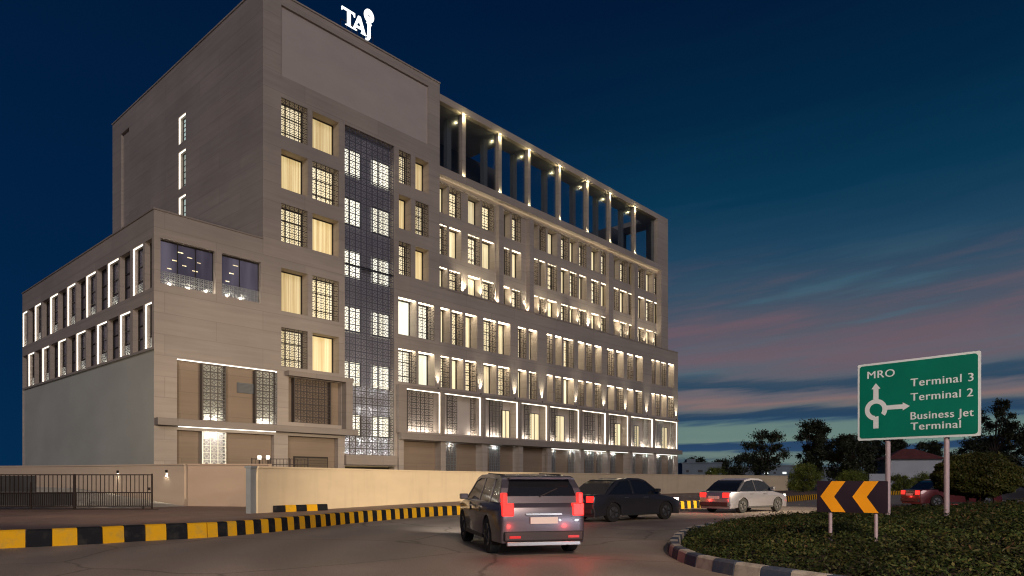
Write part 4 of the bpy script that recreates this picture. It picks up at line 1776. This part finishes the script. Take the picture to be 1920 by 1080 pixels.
text("MRO", .088, .325, .102, .197)
text("Terminal 3", .46, .946, .25, .348)
text("Terminal 2", .46, .944, .432, .528)
text("Business Jet", .46, .948, .668, .762)
text("Terminal", .46, .853, .80, .893)
mb = MB()
sx = lambda s: s * BWid
sz = lambda t: ztop - t * BHt
cx, cz = sx(.165), sz(.607)
ro, ri = .235, .135
k = 26
a0_, a1_ = R(-38), R(262)
y_ = -.009
for i in range(k):
    t0, t1 = a0_ + (a1_ - a0_) * i / k, a0_ + (a1_ - a0_) * (i + 1) / k
    mb.quad((cx + ri * math.cos(t0), y_, cz + ri * math.sin(t0)), (cx + ro * math.cos(t0), y_, cz + ro * math.sin(t0)),
            (cx + ro * math.cos(t1), y_, cz + ro * math.sin(t1)), (cx + ri * math.cos(t1), y_, cz + ri * math.sin(t1)))
hw = .055
y_ = -.0085
mb.quad((cx - hw, y_, sz(.85)), (cx + hw, y_, sz(.85)), (cx + hw, y_, cz - ri - .005), (cx - hw, y_, cz - ri - .03))
mb.quad((cx - hw, y_, cz + ri + .02), (cx + hw, y_, cz + ri + .02), (cx + hw, y_, sz(.335)), (cx - hw, y_, sz(.335)))
mb.v += [(cx - .095, y_, sz(.338)), (cx + .095, y_, sz(.338)), (cx, y_, sz(.262))]
n_ = len(mb.v)
mb.f.append((n_ - 3, n_ - 2, n_ - 1))
mb.mi.append(0)
zr = cz + .03
mb.quad((cx + ri + .02, y_, zr - .048), (sx(.395), y_, zr - .048), (sx(.395), y_, zr + .048), (cx + ri + .02, y_, zr + .048))
mb.v += [(sx(.395), y_, zr - .088), (sx(.455), y_, zr), (sx(.395), y_, zr + .088)]
n_ = len(mb.v)
mb.f.append((n_ - 3, n_ - 2, n_ - 1))
mb.mi.append(0)
mb.build("roundabout_symbol", M_SWHITE, rs)

# ------------------------------------------------------------------ chevron sign
CL_, CR_ = Vector(at(1531.5, 901, 12.0)), Vector(at(1664.5, 902, 11.35))
ax2 = Vector((CR_.x - CL_.x, CR_.y - CL_.y, 0))
cw = ax2.length
rz2 = math.atan2(ax2.y, ax2.x)
cs = thing("chevron_sign", "black board with two orange left pointing chevrons on short posts", "sign", (CL_.x, CL_.y, 0), rz2)
zt_ = 1.385
ch_ = .53
mb = MB()
mb.prism(rrect(0, cw, zt_ - ch_, zt_, .015), 0, .02)
mb.build("sign_board", mat("black_purple_sheet", (.02, .012, .022), .35, noise=((2, 2, 2), .3, 3)), cs)
M_ORG = mat("orange_reflective_film", (.90, .37, .008), .4, noise=((1.2, 1.2, 1.2), .12, 3))
for x0 in (.055, .515):
    wch = .205 * cw / 1.0
    mb = MB()
    z0, z1, zm = zt_ - ch_ + .004, zt_ - .004, zt_ - ch_ * .5
    xl = x0 * cw
    st = .20 * cw
    dxx = .165 * cw
    for (za, zb_) in ((zm, z1), (zm, z0)):
        mb.quad((xl, -.004, za), (xl + st, -.004, za), (xl + st + dxx, -.004, zb_), (xl + dxx, -.004, zb_))
    mb.build("chevron", M_ORG, cs)
for px in (1557, 1642.5):
    p = (px - 960) / FPX
    ca, sa = math.cos(rz2), math.sin(rz2)
    off = .05
    ox, oy = CL_.x - sa * off, CL_.y + ca * off
    t = (p * oy - ox) / (ca - p * sa)
    mb = MB()
    mb.tube((t, off, .1), (t, off, zt_ - .05), .03, seg=12)
    mb.build("sign_post", M_POLE, cs)

# ================================================================== TREES
M_BARK = mat("dark_bark", (.045, .035, .028), .9, noise=((3, 3, 1), .3, 5))


def tree(name, label, loc, h, cw_, ch0, leafm, n, leafs, seed, cat="tree", group=None, clumps=26, trunk_r=.18, dense=.75, stems=1):
    rn = random.Random(seed)
    root = thing(name, label, cat, loc, rn.uniform(0, 6), group)
    mb = MB()
    pts = []
    C = []
    cz_ = (ch0 + h) / 2
    clumps = int(clumps * 1.9)
    for i in range(clumps):
        a = rn.uniform(0, 2 * math.pi)
        r = math.sqrt(rn.random()) * cw_ / 2 * .85
        zf = rn.uniform(-1, 1)
        r *= math.sqrt(max(.08, 1 - zf * zf * .85))
        C.append((Vector((r * math.cos(a), r * math.sin(a), cz_ + zf * (h - ch0) / 2 * .88)), rn.uniform(.5, 1.3) * cw_ * .105))
    for s in range(stems):
        b0 = Vector((rn.uniform(-.15, .15) * (stems > 1) * 2, rn.uniform(-.1, .1) * (stems > 1), -.1))
        top = Vector((rn.uniform(-.06, .06) * h, rn.uniform(-.06, .06) * h, ch0 + (h - ch0) * .35))
        mid = b0.lerp(top, .5) + Vector((rn.uniform(-.03, .03) * h, rn.uniform(-.03, .03) * h, 0))
        mb.tube(b0, mid, trunk_r, trunk_r * .75, 8)
        mb.tube(mid, top, trunk_r * .75, trunk_r * .45, 8)
        for c, r in C[s::stems]:
            k_ = rn.uniform(.35, 1)
            st = mid.lerp(top, k_)
            j_ = st.lerp(c, .5) + Vector((0, 0, rn.uniform(-.02, .06) * h))
            mb.tube(st, j_, trunk_r * .3, trunk_r * .18, 5)
            mb.tube(j_, c, trunk_r * .18, trunk_r * .06, 5)
    mb.build("trunk", M_BARK, root)
    per = int(n * 1.5) // clumps
    for c, r in C:
        d = rng.normal(size=(per, 3))
        d /= np.linalg.norm(d, axis=1)[:, None]
        rr = r * rng.uniform(0, 1, per) ** (.6) * rng.choice([1, 1.2, 1.7], per)
        q = d * rr[:, None] * np.array([1, 1, dense])
        pts.append(q + np.array(c))
    leaves("crown", np.concatenate(pts), leafs * .8, leafm, root)
    return root


M_LF_DARK = leaf_mat("night_tree_leaves", (.018, .024, .014), (.03, .036, .02), (.05, .05, .028))
M_LF_BUSH = leaf_mat("bush_leaves", (.07, .10, .015), (.12, .15, .028), (.19, .20, .045))
M_LF_TOP = leaf_mat("topiary_leaves", (.026, .040, .008), (.050, .062, .014), (.10, .082, .022))

tree("background_tree", "thin open dark tree nearest the hotel's far corner", at(1432, 916, 100)[:2] + (0,), 8.6, 7.2, 2.2, M_LF_DARK, 5200, .17, 11, group="dark trees against the evening sky", clumps=30, trunk_r=.2)
tree("background_tree", "taller dark tree with a rounded head rising over the bush", at(1524, 916, 104)[:2] + (0,), 10.4, 6.4, 2.2, M_LF_DARK, 9000, .18, 12, group="dark trees against the evening sky", clumps=34, trunk_r=.24)
tree("background_tree", "dense dark tree below the left part of the green sign", at(1592, 916, 92)[:2] + (0,), 7.4, 7.6, .8, M_LF_DARK, 12000, .18, 13, group="dark trees against the evening sky", clumps=44, trunk_r=.24)
tree("background_tree", "dense dark tree directly behind the white house roof", at(1665, 916, 112)[:2] + (0,), 8.6, 8.6, .8, M_LF_DARK, 12000, .2, 14, group="dark trees against the evening sky", clumps=44, trunk_r=.24)
tree("background_tree", "dark tree between the house roof and the clipped round tree", at(1745, 916, 120)[:2] + (0,), 8.0, 8.0, .8, M_LF_DARK, 9000, .2, 15, group="dark trees against the evening sky", clumps=36, trunk_r=.24)
tree("background_tree", "tall ragged dark tree beside the right edge of the green sign", at(1872, 916, 98)[:2] + (0,), 13.2, 6.6, 2.5, M_LF_DARK, 8000, .19, 16, group="dark trees against the evening sky", clumps=28, trunk_r=.26)
tree("background_tree", "spreading dark tree behind the clipped round tree", at(1835, 916, 125)[:2] + (0,), 9.0, 11, 1.0, M_LF_DARK, 10000, .2, 17, group="dark trees against the evening sky", clumps=36, trunk_r=.24)
tree("background_tree", "dark tree at the frame edge beyond the clipped tree", at(1935, 916, 115)[:2] + (0,), 11.0, 8, 1.5, M_LF_DARK, 8000, .2, 18, group="dark trees against the evening sky", clumps=32, trunk_r=.24)
for i, (px, hh, cw2, lab) in enumerate(((1300, 4.6, 7, "low hazy tree just past the hotel corner"), (1355, 4.2, 6, "low dark tree above the far wall end"), (1395, 5.2, 6, "low dark tree left of the open thin tree"))):
    tree("background_tree", lab, at(px, 910, 150)[:2] + (0,), hh * 1.35, cw2 * 1.3, .6, M_LF_DARK, 5000, .22, 30 + i, group="low trees on the skyline", clumps=26)
tree("shrub", "small green bush peeking over the long cream wall", at(1340, 905, 97)[:2] + (0,), 3.1, 3.6, .5, M_LF_BUSH, 6000, .09, 41, cat="bush", clumps=24, trunk_r=.05, dense=.9)
tree("shrub", "rounded green bush at the far end of the cream wall", at(1506, 905, 80)[:2] + (0,), 3.15, 4.7, .2, M_LF_BUSH, 14000, .08, 42, cat="bush", clumps=40, trunk_r=.06, dense=.9)
tree("shrub", "low green bush just above the chevron board", at(1597, 905, 76)[:2] + (0,), 2.3, 4.2, .1, M_LF_BUSH, 9000, .08, 43, cat="bush", clumps=34, trunk_r=.05, dense=.9)
tree("shrub", "green bush at the foot of the house beside the sign pole", at(1688, 905, 70)[:2] + (0,), 1.9, 2.8, .1, M_LF_BUSH, 6000, .07, 44, cat="bush", clumps=28, trunk_r=.05, dense=.9)
tree("shrub", "green bush between the house windows and the clipped tree", at(1736, 905, 70)[:2] + (0,), 2.1, 3.2, .1, M_LF_BUSH, 7000, .07, 45, cat="bush", clumps=30, trunk_r=.05, dense=.9)

# clipped umbrella tree on the island
tx, ty, _ = at(1829, 940, 20.5)
tz = float(mound_z(np.array([[tx, ty]]))[0])
top = thing("clipped_tree", "round clipped tree on two thin stems on the roundabout", "tree", (tx, ty, tz))
mb = MB()
for a, b in (((-.16, 0, -.1), (-.42, .1, .95)), ((.02, 0, -.1), (.02, -.05, .98)), ((.10, .05, -.1), (.48, .12, 1.0))):
    m1 = Vector(a).lerp(Vector(b), .45) + Vector((.05, 0, 0))
    mb.tube(a, m1, .055, .045, 8)
    mb.tube(m1, b, .045, .03, 8)
    for k_ in range(6):
        e = Vector(b) + Vector((random.uniform(-.5, .5), random.uniform(-.5, .5), random.uniform(.1, .5)))
        mb.tube(Vector(a).lerp(Vector(b), random.uniform(.6, 1)), e, .022, .008, 5)
mb.build("trunk", M_BARK, top)
n = 42000
d = rng.normal(size=(n, 3))
d /= np.linalg.norm(d, axis=1)[:, None]
rr = 1 - np.abs(rng.normal(0, .14, n)) + (rng.random(n) < .06) * rng.uniform(0, .07, n)
lum = 1 + .05 * np.sin(d[:, 0] * 9 + 1) * np.sin(d[:, 1] * 8) + .04 * np.sin(d[:, 2] * 13 + d[:, 0] * 6)
q = d * (rr * lum)[:, None] * np.array([1.12, 1.12, .72])
q[:, 2] = np.where(q[:, 2] < -.2, -.2 + (q[:, 2] + .2) * .75, q[:, 2])
q[:, 2] += .95
leaves("crown", q, .034, M_LF_TOP, top)

# ================================================================== HOUSE AND FAR BUILDINGS
hx, hy, _ = at(1717, 900, 88)
house = thing("white_house", "small white house with a dull red hipped roof behind the sign poles", "house", (hx, hy, 0), R(-14))
mb = MB()
mb.box(-3.0, 3.0, 0, 6, 0, 4.05)
mb.box(-5.2, -3.003, .6, 5, 0, 2.2)
mb.build("wall", mat("white_house_wall", (.42, .45, .50), .85, noise=((.5, .5, .5), .08, 4)), house)
mb = MB()
mb.v = [(-3.5, -.5, 4.05), (3.5, -.5, 4.05), (3.5, 6.5, 4.05), (-3.5, 6.5, 4.05), (-.7, 3, 5.45), (.7, 3, 5.45)]
mb.f = [(0, 1, 5, 4), (1, 2, 5), (2, 3, 4, 5), (3, 0, 4), (3, 2, 1, 0)]
mb.mi = [0] * 5
mb.build("roof", mat("dull_red_tiles", (.16, .045, .04), .8, noise=((2, 2, 2), .2, 4)), house)
for x in (-1.9, .1, 1.9):
    mb = MB()
    mb.box(x - .55, x + .55, -.05, -.002, .6, 1.7)
    w = mb.build("window", M_DARK, house)
    mb = MB()
    for e in (x - .6, x + .55):
        mb.box(e, e + .05, -.09, -.003, .55, 1.75)
    mb.box(x - .55, x + .55, -.09, -.052, 1.7, 1.75)
    mb.build("frame", mat("house_trim", (.3, .32, .35), .7), w)
fb = [(1316, 128, 7, 4.4, "pale blocky far building nearest the hotel corner"), (1375, 150, 9, 4.0, "grey far building above the cream wall's end"), (1460, 160, 8, 4.6, "far building with small lights behind the thin tree"),
      (1545, 170, 12, 4.4, "wide far building with small lights behind the tall tree"), (1815, 130, 10, 2.6, "long low pale building behind the clipped tree"), (1905, 120, 8, 3.4, "pale low building at the frame's right edge")]
M_FB = mat("bluish_far_wall", (.16, .20, .24), .9, noise=((.3, .3, .3), .15, 3))
M_FW = emis("far_window_glow", (.85, .95, .9), 1.1)
for i, (px, d_, w_, h_, lab) in enumerate(fb):
    x, y, _ = at(px, 900, d_)
    b_ = thing("far_building", lab, "building", (x, y, 0), R(-8 + 5 * (i % 3)), group="low buildings on the skyline")
    mb = MB()
    mb.box(-w_ / 2, w_ / 2, 0, 8, 0, h_)
    mb.box(-w_ / 2 + 1, -w_ / 2 + 2.6, 2, 5, h_, h_ + .9)
    mb.build("wall", M_FB, b_)
    mb = MB()
    mb.box(-w_ / 2 - .15, w_ / 2 + .15, -.15, 8.15, h_ + .002, h_ + .22)
    mb.build("roof", M_FB, b_)
    rn = random.Random(i + 60)
    for k_ in range(int(w_ / 2.2)):
        for f_ in range(max(1, int(h_ / 2.2))):
            x0 = -w_ / 2 + .7 + k_ * 2.1
            z0 = .9 + f_ * 1.9
            if z0 + .8 > h_:
                continue
            mb = MB()
            s_ = rn.uniform(.3, .9)
            mb.box(x0, x0 + s_, -.04, -.003, z0, z0 + .45)
            mb.build("window", M_FW if rn.random() < .5 else M_DARK, b_)

# ================================================================== CARS
M_TYRE = mat("tyre_rubber", (.015, .015, .015), .85)
M_RIM = mat("alloy_rim", (.35, .35, .36), .3, metal=.9)
M_CGL = mat("car_glass", (.012, .014, .018), .06, spec=.9)
M_BUMP = mat("black_plastic", (.02, .02, .022), .6)
M_TAIL = mat("red_tail_light", (.25, .0, .0), .3, emit=(1.0, .02, .015), strength=2.6)
M_HEAD = emis("white_headlight", (1.0, .9, .7), 9.0)
M_PLATE = mat("pale_number_plate", (.6, .6, .55), .5)


def make_car(kind, paint_m, label, group):
    suv = kind == 'suv'
    W, H = (1.78, 1.50) if suv else (1.70, 1.46)
    hl = 2.2
    c = thing("parked_car" if kind == 'x' else ("sport_utility_car" if suv else "sedan_car"), label, "car", group=group)
    hb = .98 if suv else .92          # belt
    wr = .355 if suv else .32
    xr, xf_ = -1.32, 1.34
    g = .24 if suv else .18

    def arch(x):
        return [(x + (wr + .06) * math.cos(t), wr + (wr + .06) * math.sin(t)) for t in [R(a) for a in range(-15, 196, 21)]]
    if suv:
        up = [(hl + .03, .34), (hl + .05, .62), (hl - .05, .80), (hl - .35, .90), (1.05, 1.0), (-2.05, 1.0), (-2.16, .9), (-2.2, .62), (-2.16, .36)]
    else:
        up = [(hl + .02, .3), (hl + .05, .52), (hl - .06, .68), (hl - .4, .78), (.95, .92), (-1.45, .93), (-2.05, .92), (-2.16, .86), (-2.2, .55), (-2.15, .32)]
    bot = [(-2.16, g)] + [(x, z) for x, z in reversed(arch(xr))] + [(x, z) for x, z in reversed(arch(xf_))] + [(hl - .02, g)]
    prof = [(x, z) for x, z in up] + [(x, max(z, g)) for x, z in bot]
    ys = [-1, -.97, -.86, 0, .86, .97, 1]
    mb = MB()
    k = len(prof)
    for yy in ys:
        ins = 0 if abs(yy) < .9 else (.012 if abs(yy) < .99 else .045)
        for x, z in prof:
            ax_ = abs(x)
            tp_ = 1 - .13 * max(0, (ax_ - 1.55) / .7) ** 2
            zz_ = z - ins if z > .5 else z + ins * .3
            bul = 1 + .02 * (1 - ((zz_ - .62) / .45) ** 2)
            mb.v.append((x * (1 - ins * .35), yy * W / 2 * tp_ * bul * .98, zz_))
    for a in range(len(ys) - 1):
        for i in range(k):
            j = (i + 1) % k
            mb.f.append((a * k + i, a * k + j, (a + 1) * k + j, (a + 1) * k + i))
            mb.mi.append(0)
    mb.f.append(tuple(range(k)))
    mb.f.append(tuple(reversed(range((len(ys) - 1) * k, len(ys) * k))))
    mb.mi += [0, 0]
    body = mb.build("body", paint_m, c, fix=True, bevel=.03, smooth=True)
    for sg in (-1, 1):
        for x in (-.72, .28):
            mb = MB()
            mb.box(x - .09, x + .09, sg * (W / 2 - .02), sg * (W / 2 + .018), hb - .13, hb - .095)
            mb.build("door_handle", M_RIM, c, bevel=.006)
            mb = MB()
            mb.box(x + .17, x + .176, sg * (W / 2 - .05), sg * (W / 2 - .004), .34, hb - .04)
            mb.build("door_seam", M_BUMP, c)
        mb = MB()
        mb.box(-.92, .92, sg * (W / 2 - .05), sg * (W / 2 + .004), g + .02, g + .1)
        mb.build("sill_trim", M_BUMP, c, bevel=.01)
    # cabin: glass shell, then roof and pillars proud of it
    if suv:
        cp = [(-2.08, .99), (-1.98, 1.25), (-1.84, 1.41), (-1.64, 1.46), (-.6, H), (.1, H - .01), (.42, 1.43), (1.12, .99)]
    else:
        cp = [(-1.72, .91), (-1.25, 1.28), (-1.0, 1.38), (-.45, H - .01), (.1, H - .02), (.38, 1.38), (1.08, .91)]

    def yh(z, pr=0):
        return (W / 2 - .07) - (z - hb) * .30 + pr
    mb = MB()
    for sg in (-1, 1):
        for x, z in cp:
            mb.v.append((x, sg * yh(z), z))
    n = len(cp)
    for i in range(n):
        j = (i + 1) % n
        mb.f.append((i, j, n + j, n + i))
        mb.mi.append(0)
    mb.f.append(tuple(range(n)))
    mb.f.append(tuple(range(n, 2 * n)))
    mb.mi += [0, 0]
    cab = mb.build("windows", M_CGL, c, fix=True)
    mb = MB()
    r0, r1 = (2, 6) if suv else (2, 5)
    pr = .012
    R_ = cp[r0:r1 + 1]
    s = len(mb.v)
    for sg in (-1, 1):
        for x, z in R_:
            mb.v.append((x, sg * yh(z, pr), z + .018))
        for x, z in R_:
            mb.v.append((x, sg * yh(z - .07, pr), z - .055))
    m_ = len(R_)
    for i in range(m_ - 1):
        mb.f.append((i, i + 1, 2 * m_ + i + 1, 2 * m_ + i))
        mb.f.append((m_ + i, i, i + 1, m_ + i + 1))
        mb.f.append((2 * m_ + i, 3 * m_ + i, 3 * m_ + i + 1, 2 * m_ + i + 1))
        mb.mi += [0, 0, 0]
    mb.f.append((0, 2 * m_, 3 * m_, m_))
    mb.f.append((m_ - 1, 2 * m_ - 1, 4 * m_ - 1, 3 * m_ - 1))
    mb.mi += [0, 0]
    mb.build("roof", paint_m, c, fix=True)
    pls = [((cp[0][0], cp[0][1]), (R_[0][0], R_[0][1]), .16), ((cp[-1][0] - .03, cp[-1][1]), (R_[-1][0] - .02, R_[-1][1]), .07), ((-.35, hb), (-.42, H - .05), .08)]
    if suv:
        pls.append(((-1.35, hb), (-1.35, 1.43), .12))
    for (xa, za), (xb, zb_), w_ in pls:
        for sg in (-1, 1):
            mb = MB()
            n = 0
            for (x, z) in ((xa, za), (xa + w_, za), (xb + w_, zb_), (xb, zb_)):
                mb.v.append((x, sg * (yh(z) + .011), z))
            for (x, z) in ((xa, za), (xa + w_, za), (xb + w_, zb_), (xb, zb_)):
                mb.v.append((x, sg * (yh(z) - .05), z))
            mb.f += [(n, n + 1, n + 2, n + 3), (n, n + 4, n + 5, n + 1), (n + 2, n + 6, n + 7, n + 3), (n + 3, n + 7, n + 4, n), (n + 1, n + 5, n + 6, n + 2)]
            mb.mi += [0] * 5
            mb.build("pillar", paint_m, c, fix=True)
    if suv:
        # body-coloured surround of the rear glass, spoiler, wiper
        mb = MB()
        sl = [cp[0], cp[1], cp[2]]
        for sg in (-1, 1):
            for (xa, za), (xb, zb_) in zip(sl[:-1], sl[1:]):
                ya, yb = yh(za, .011), yh(zb_, .011)
                mb.quad((xa - .012, sg * ya, za), (xa - .012, sg * (ya - .13), za), (xb - .012, sg * (yb - .13), zb_), (xb - .012, sg * yb, zb_))
        (xa, za), (xb, zb_) = cp[0], cp[1]
        f_ = .42
        xm, zm_ = xa + (xb - xa) * f_, za + (zb_ - za) * f_
        mb.quad((xa - .014, -yh(za) + .12, za - .02), (xa - .014, yh(za) - .12, za - .02), (xm - .014, yh(zm_) - .12, zm_), (xm - .014, -yh(zm_) + .12, zm_))
        mb.build("tailgate", paint_m, c)
        mb = MB()
        mb.box(-2.0, -1.74, -.60, .60, 1.415, 1.45)
        mb.build("spoiler", paint_m, c, bevel=.012)
        mb = MB()
        mb.tube((-2.075, .05, 1.09), (-1.985, -.32, 1.24), .012, seg=6)
        mb.build("rear_wiper", M_BUMP, c)
        mb = MB()
        mb.box(-2.225, -2.19, -.34, .34, .755, .79)
        mb.build("tailgate_trim", M_RIM, c)
        for sg in (-1, 1):
            mb = MB()
            mb.box(-2.262, -2.24, sg * .45, sg * .66, .34, .385)
            mb.build("reflector", mat("red_reflector", (.5, .01, .01), .3), c)
        mb = MB()
        mb.box(-2.235, -2.14, -.7, .7, .20, .275)
        mb.build("rear_skirt", M_RIM, c, bevel=.01)
    # bumpers, plate, lights
    mb = MB()
    mb.box(-2.25, -2.12, -W / 2 + .14, W / 2 - .14, .28, .46)
    mb.build("rear_bumper", M_BUMP, c, bevel=.03)
    mb = MB()
    mb.box(-2.232, -2.20, -.26, .26, .60, .72)
    mb.build("number_plate", M_PLATE, c)
    for sg in (-1, 1):
        lamp("tail_glow", 'POINT', (-2.7, sg * .6, .5), 5, (1, .04, .03), c, .05)
    for sg in (-1, 1):
        mb = MB()
        z0, z1 = (.74, .97) if suv else (.66, .86)
        y0, y1 = (.56, .78) if suv else (.42, .73)
        mb.box(-2.20, -2.05, sg * y0, sg * y1, z0, z1)
        if suv:
            mb.box(-2.15, -2.03, sg * .675, sg * .775, .95, 1.16)
        mb.build("tail_light", M_TAIL, c, bevel=.015)
        mb = MB()
        mb.box(2.03, 2.18, sg * .48, sg * .72, .62, .76)
        mb.build("headlight", M_HEAD, c, bevel=.02)
        mb = MB()
        mb.box(.72, .86, sg * (W / 2 - .03), sg * (W / 2 + .15), .98, 1.1)
        mb.build("wing_mirror", paint_m, c, bevel=.02)
        for x in (xr, xf_):
            mb = MB()
            y0, y1 = sg * (W / 2 - .22), sg * (W / 2 - .015)
            mb.tube((x, y0, wr), (x, y1, wr), wr, seg=28)
            wh = mb.build("wheel", M_TYRE, c, bevel=.02)
            mb = MB()
            mb.tube((x, y1 - sg * .01, wr), (x, y1 + sg * .006, wr), wr * .62, wr * .58, seg=20)
            mb.build("rim", M_RIM, wh)
            mb = MB()
            for q in range(5):
                a = 2 * math.pi * q / 5
                mb.tube((x, y1 + sg * .01, wr), (x + wr * .58 * math.cos(a), y1 + sg * .008, wr + wr * .58 * math.sin(a)), .035, .025, 6)
            mb.build("spokes", M_BUMP, wh)
    if suv:
        for sg in (-1, 1):
            mb = MB()
            mb.tube((-1.45, sg * .56, H - .005), (.0, sg * .56, H + .03), .014, seg=6)
            mb.build("roof_rail", M_BUMP, c)
    return c


def put(c, x, y, heading):
    """heading: degrees to the right of straight away from the camera"""
    c.location = (x, y, .004)
    c.rotation_euler = (0, 0, R(90 - heading))


PA = mat("silver_car_paint", (.36, .36, .41), .28, metal=.7, coat=.6)
PG_ = mat("mauve_grey_car_paint", (.11, .10, .125), .3, metal=.5, coat=.7)
PB = mat("dark_grey_car_paint", (.05, .05, .06), .3, metal=.5, coat=.6)
PC = mat("white_car_paint", (.6, .6, .62), .35, coat=.5)
PD_ = mat("maroon_car_paint", (.12, .02, .025), .3, metal=.3, coat=.6)
car1 = make_car('suv', PG_, "mauve grey tall car seen from behind turning round the roundabout", "cars circling the roundabout")
put(car1, 0.05, 14.9, -14)
car2 = make_car('sedan', PB, "dark grey low car just beyond the tall car, turning onto the far side", "cars circling the roundabout")
put(car2, 3.9, 24.6, 52)


def repaint(c, m, label):
    c['label'] = label
    for ch in kids(c):
        if ch.name.split('.')[0] in ("body", "roof", "pillars", "wing_mirror"):
            ch.material_slots[0].link = 'OBJECT'
            ch.material_slots[0].material = m
    return c


car3 = repaint(copy_tree(car2), PA, "silver low car driving off past the far end of the wall")
put(car3, 10.3, 31.0, 52)
car4 = repaint(copy_tree(car2), PD_, "maroon low car passing behind the clipped tree stems")
put(car4, 22.6, 36.0, 86)
car5 = repaint(copy_tree(car1), PB, "dark grey tall car near the frame's right edge beyond the clipped tree")
put(car5, 28.6, 41.0, 88)

beam_car = repaint(copy_tree(car2), PA, "silver low car added out of view, its headlights lighting the bend")  # unseen car, added so its headlights brighten the road
put(beam_car, 9.4, 3.4, -62)
for sg in (-1, 1):
    lamp("headlight_beam", 'SPOT', (2.25, sg * .6, .69), 700, (.86, .92, 1), beam_car, .06, spot=70, aim=(1, 0, -.10), blend=1.0)
for sg in (-1, 1):
    lamp("headlight_beam", 'SPOT', (2.25, sg * .6, .86), 700, (1, .93, .8), car1, .06, spot=60, aim=(1, 0, -.06), blend=1.0)
# ================================================================== STREET LAMPS AND ADDED WALL FLOODLIGHT (stand outside the picture)
SL = ((-15.5, 13.0, R(62), "tall street lamp left of the road bend", None, (-15, 44, 4.5), 7800, 96),
      (5.0, -5.0, R(90), "tall street lamp behind the camera", 7600, None, 0, 0),
      (28.0, 20.0, R(130), "unseen floodlight pole added right of the roundabout to light the wall", None, (-6, 43, 0.4), 50000, 50))  # last one: floodlight added out of view to brighten the cream wall
for i, (x, y, rz_, lab, e, aim, e2, cone) in enumerate(SL):
    s_ = thing("off_frame_lamp", lab, "street lamp", (x, y, 0), rz_, group="street lamps along the road")
    mb = MB()
    mb.tube((0, 0, 0), (0, 0, 8.6), .09, .05, 12)
    mb.tube((0, 0, 8.55), (1.4, 0, 8.9), .045, .035, 8)
    mb.build("lamp_post", M_POLE, s_)
    mb = MB()
    mb.box(1.3, 1.95, -.13, .13, 8.84, 8.94)
    mb.build("lamp_head", M_METAL, s_, bevel=.02)
    mb = MB()
    mb.box(1.36, 1.9, -.1, .1, 8.81, 8.835)
    mb.build("lamp_lens", emis("sodium_lens", (1, .74, .42), 8), s_)
    if e:
        lamp("off_frame_light", 'POINT', (1.63, 0, 8.7), e, (1, .74, .5), s_, .15)
    else:
        src = Matrix.Rotation(rz_, 4, 'Z') @ Vector((1.63, 0, 8.7)) + Vector((x, y, 0))
        d = Matrix.Rotation(-rz_, 4, 'Z') @ (Vector(aim) - src)
        lamp("off_frame_light", 'SPOT', (1.63, 0, 8.7), e2, (1, .80, .56), s_, .15, spot=cone, aim=d, blend=1.0)
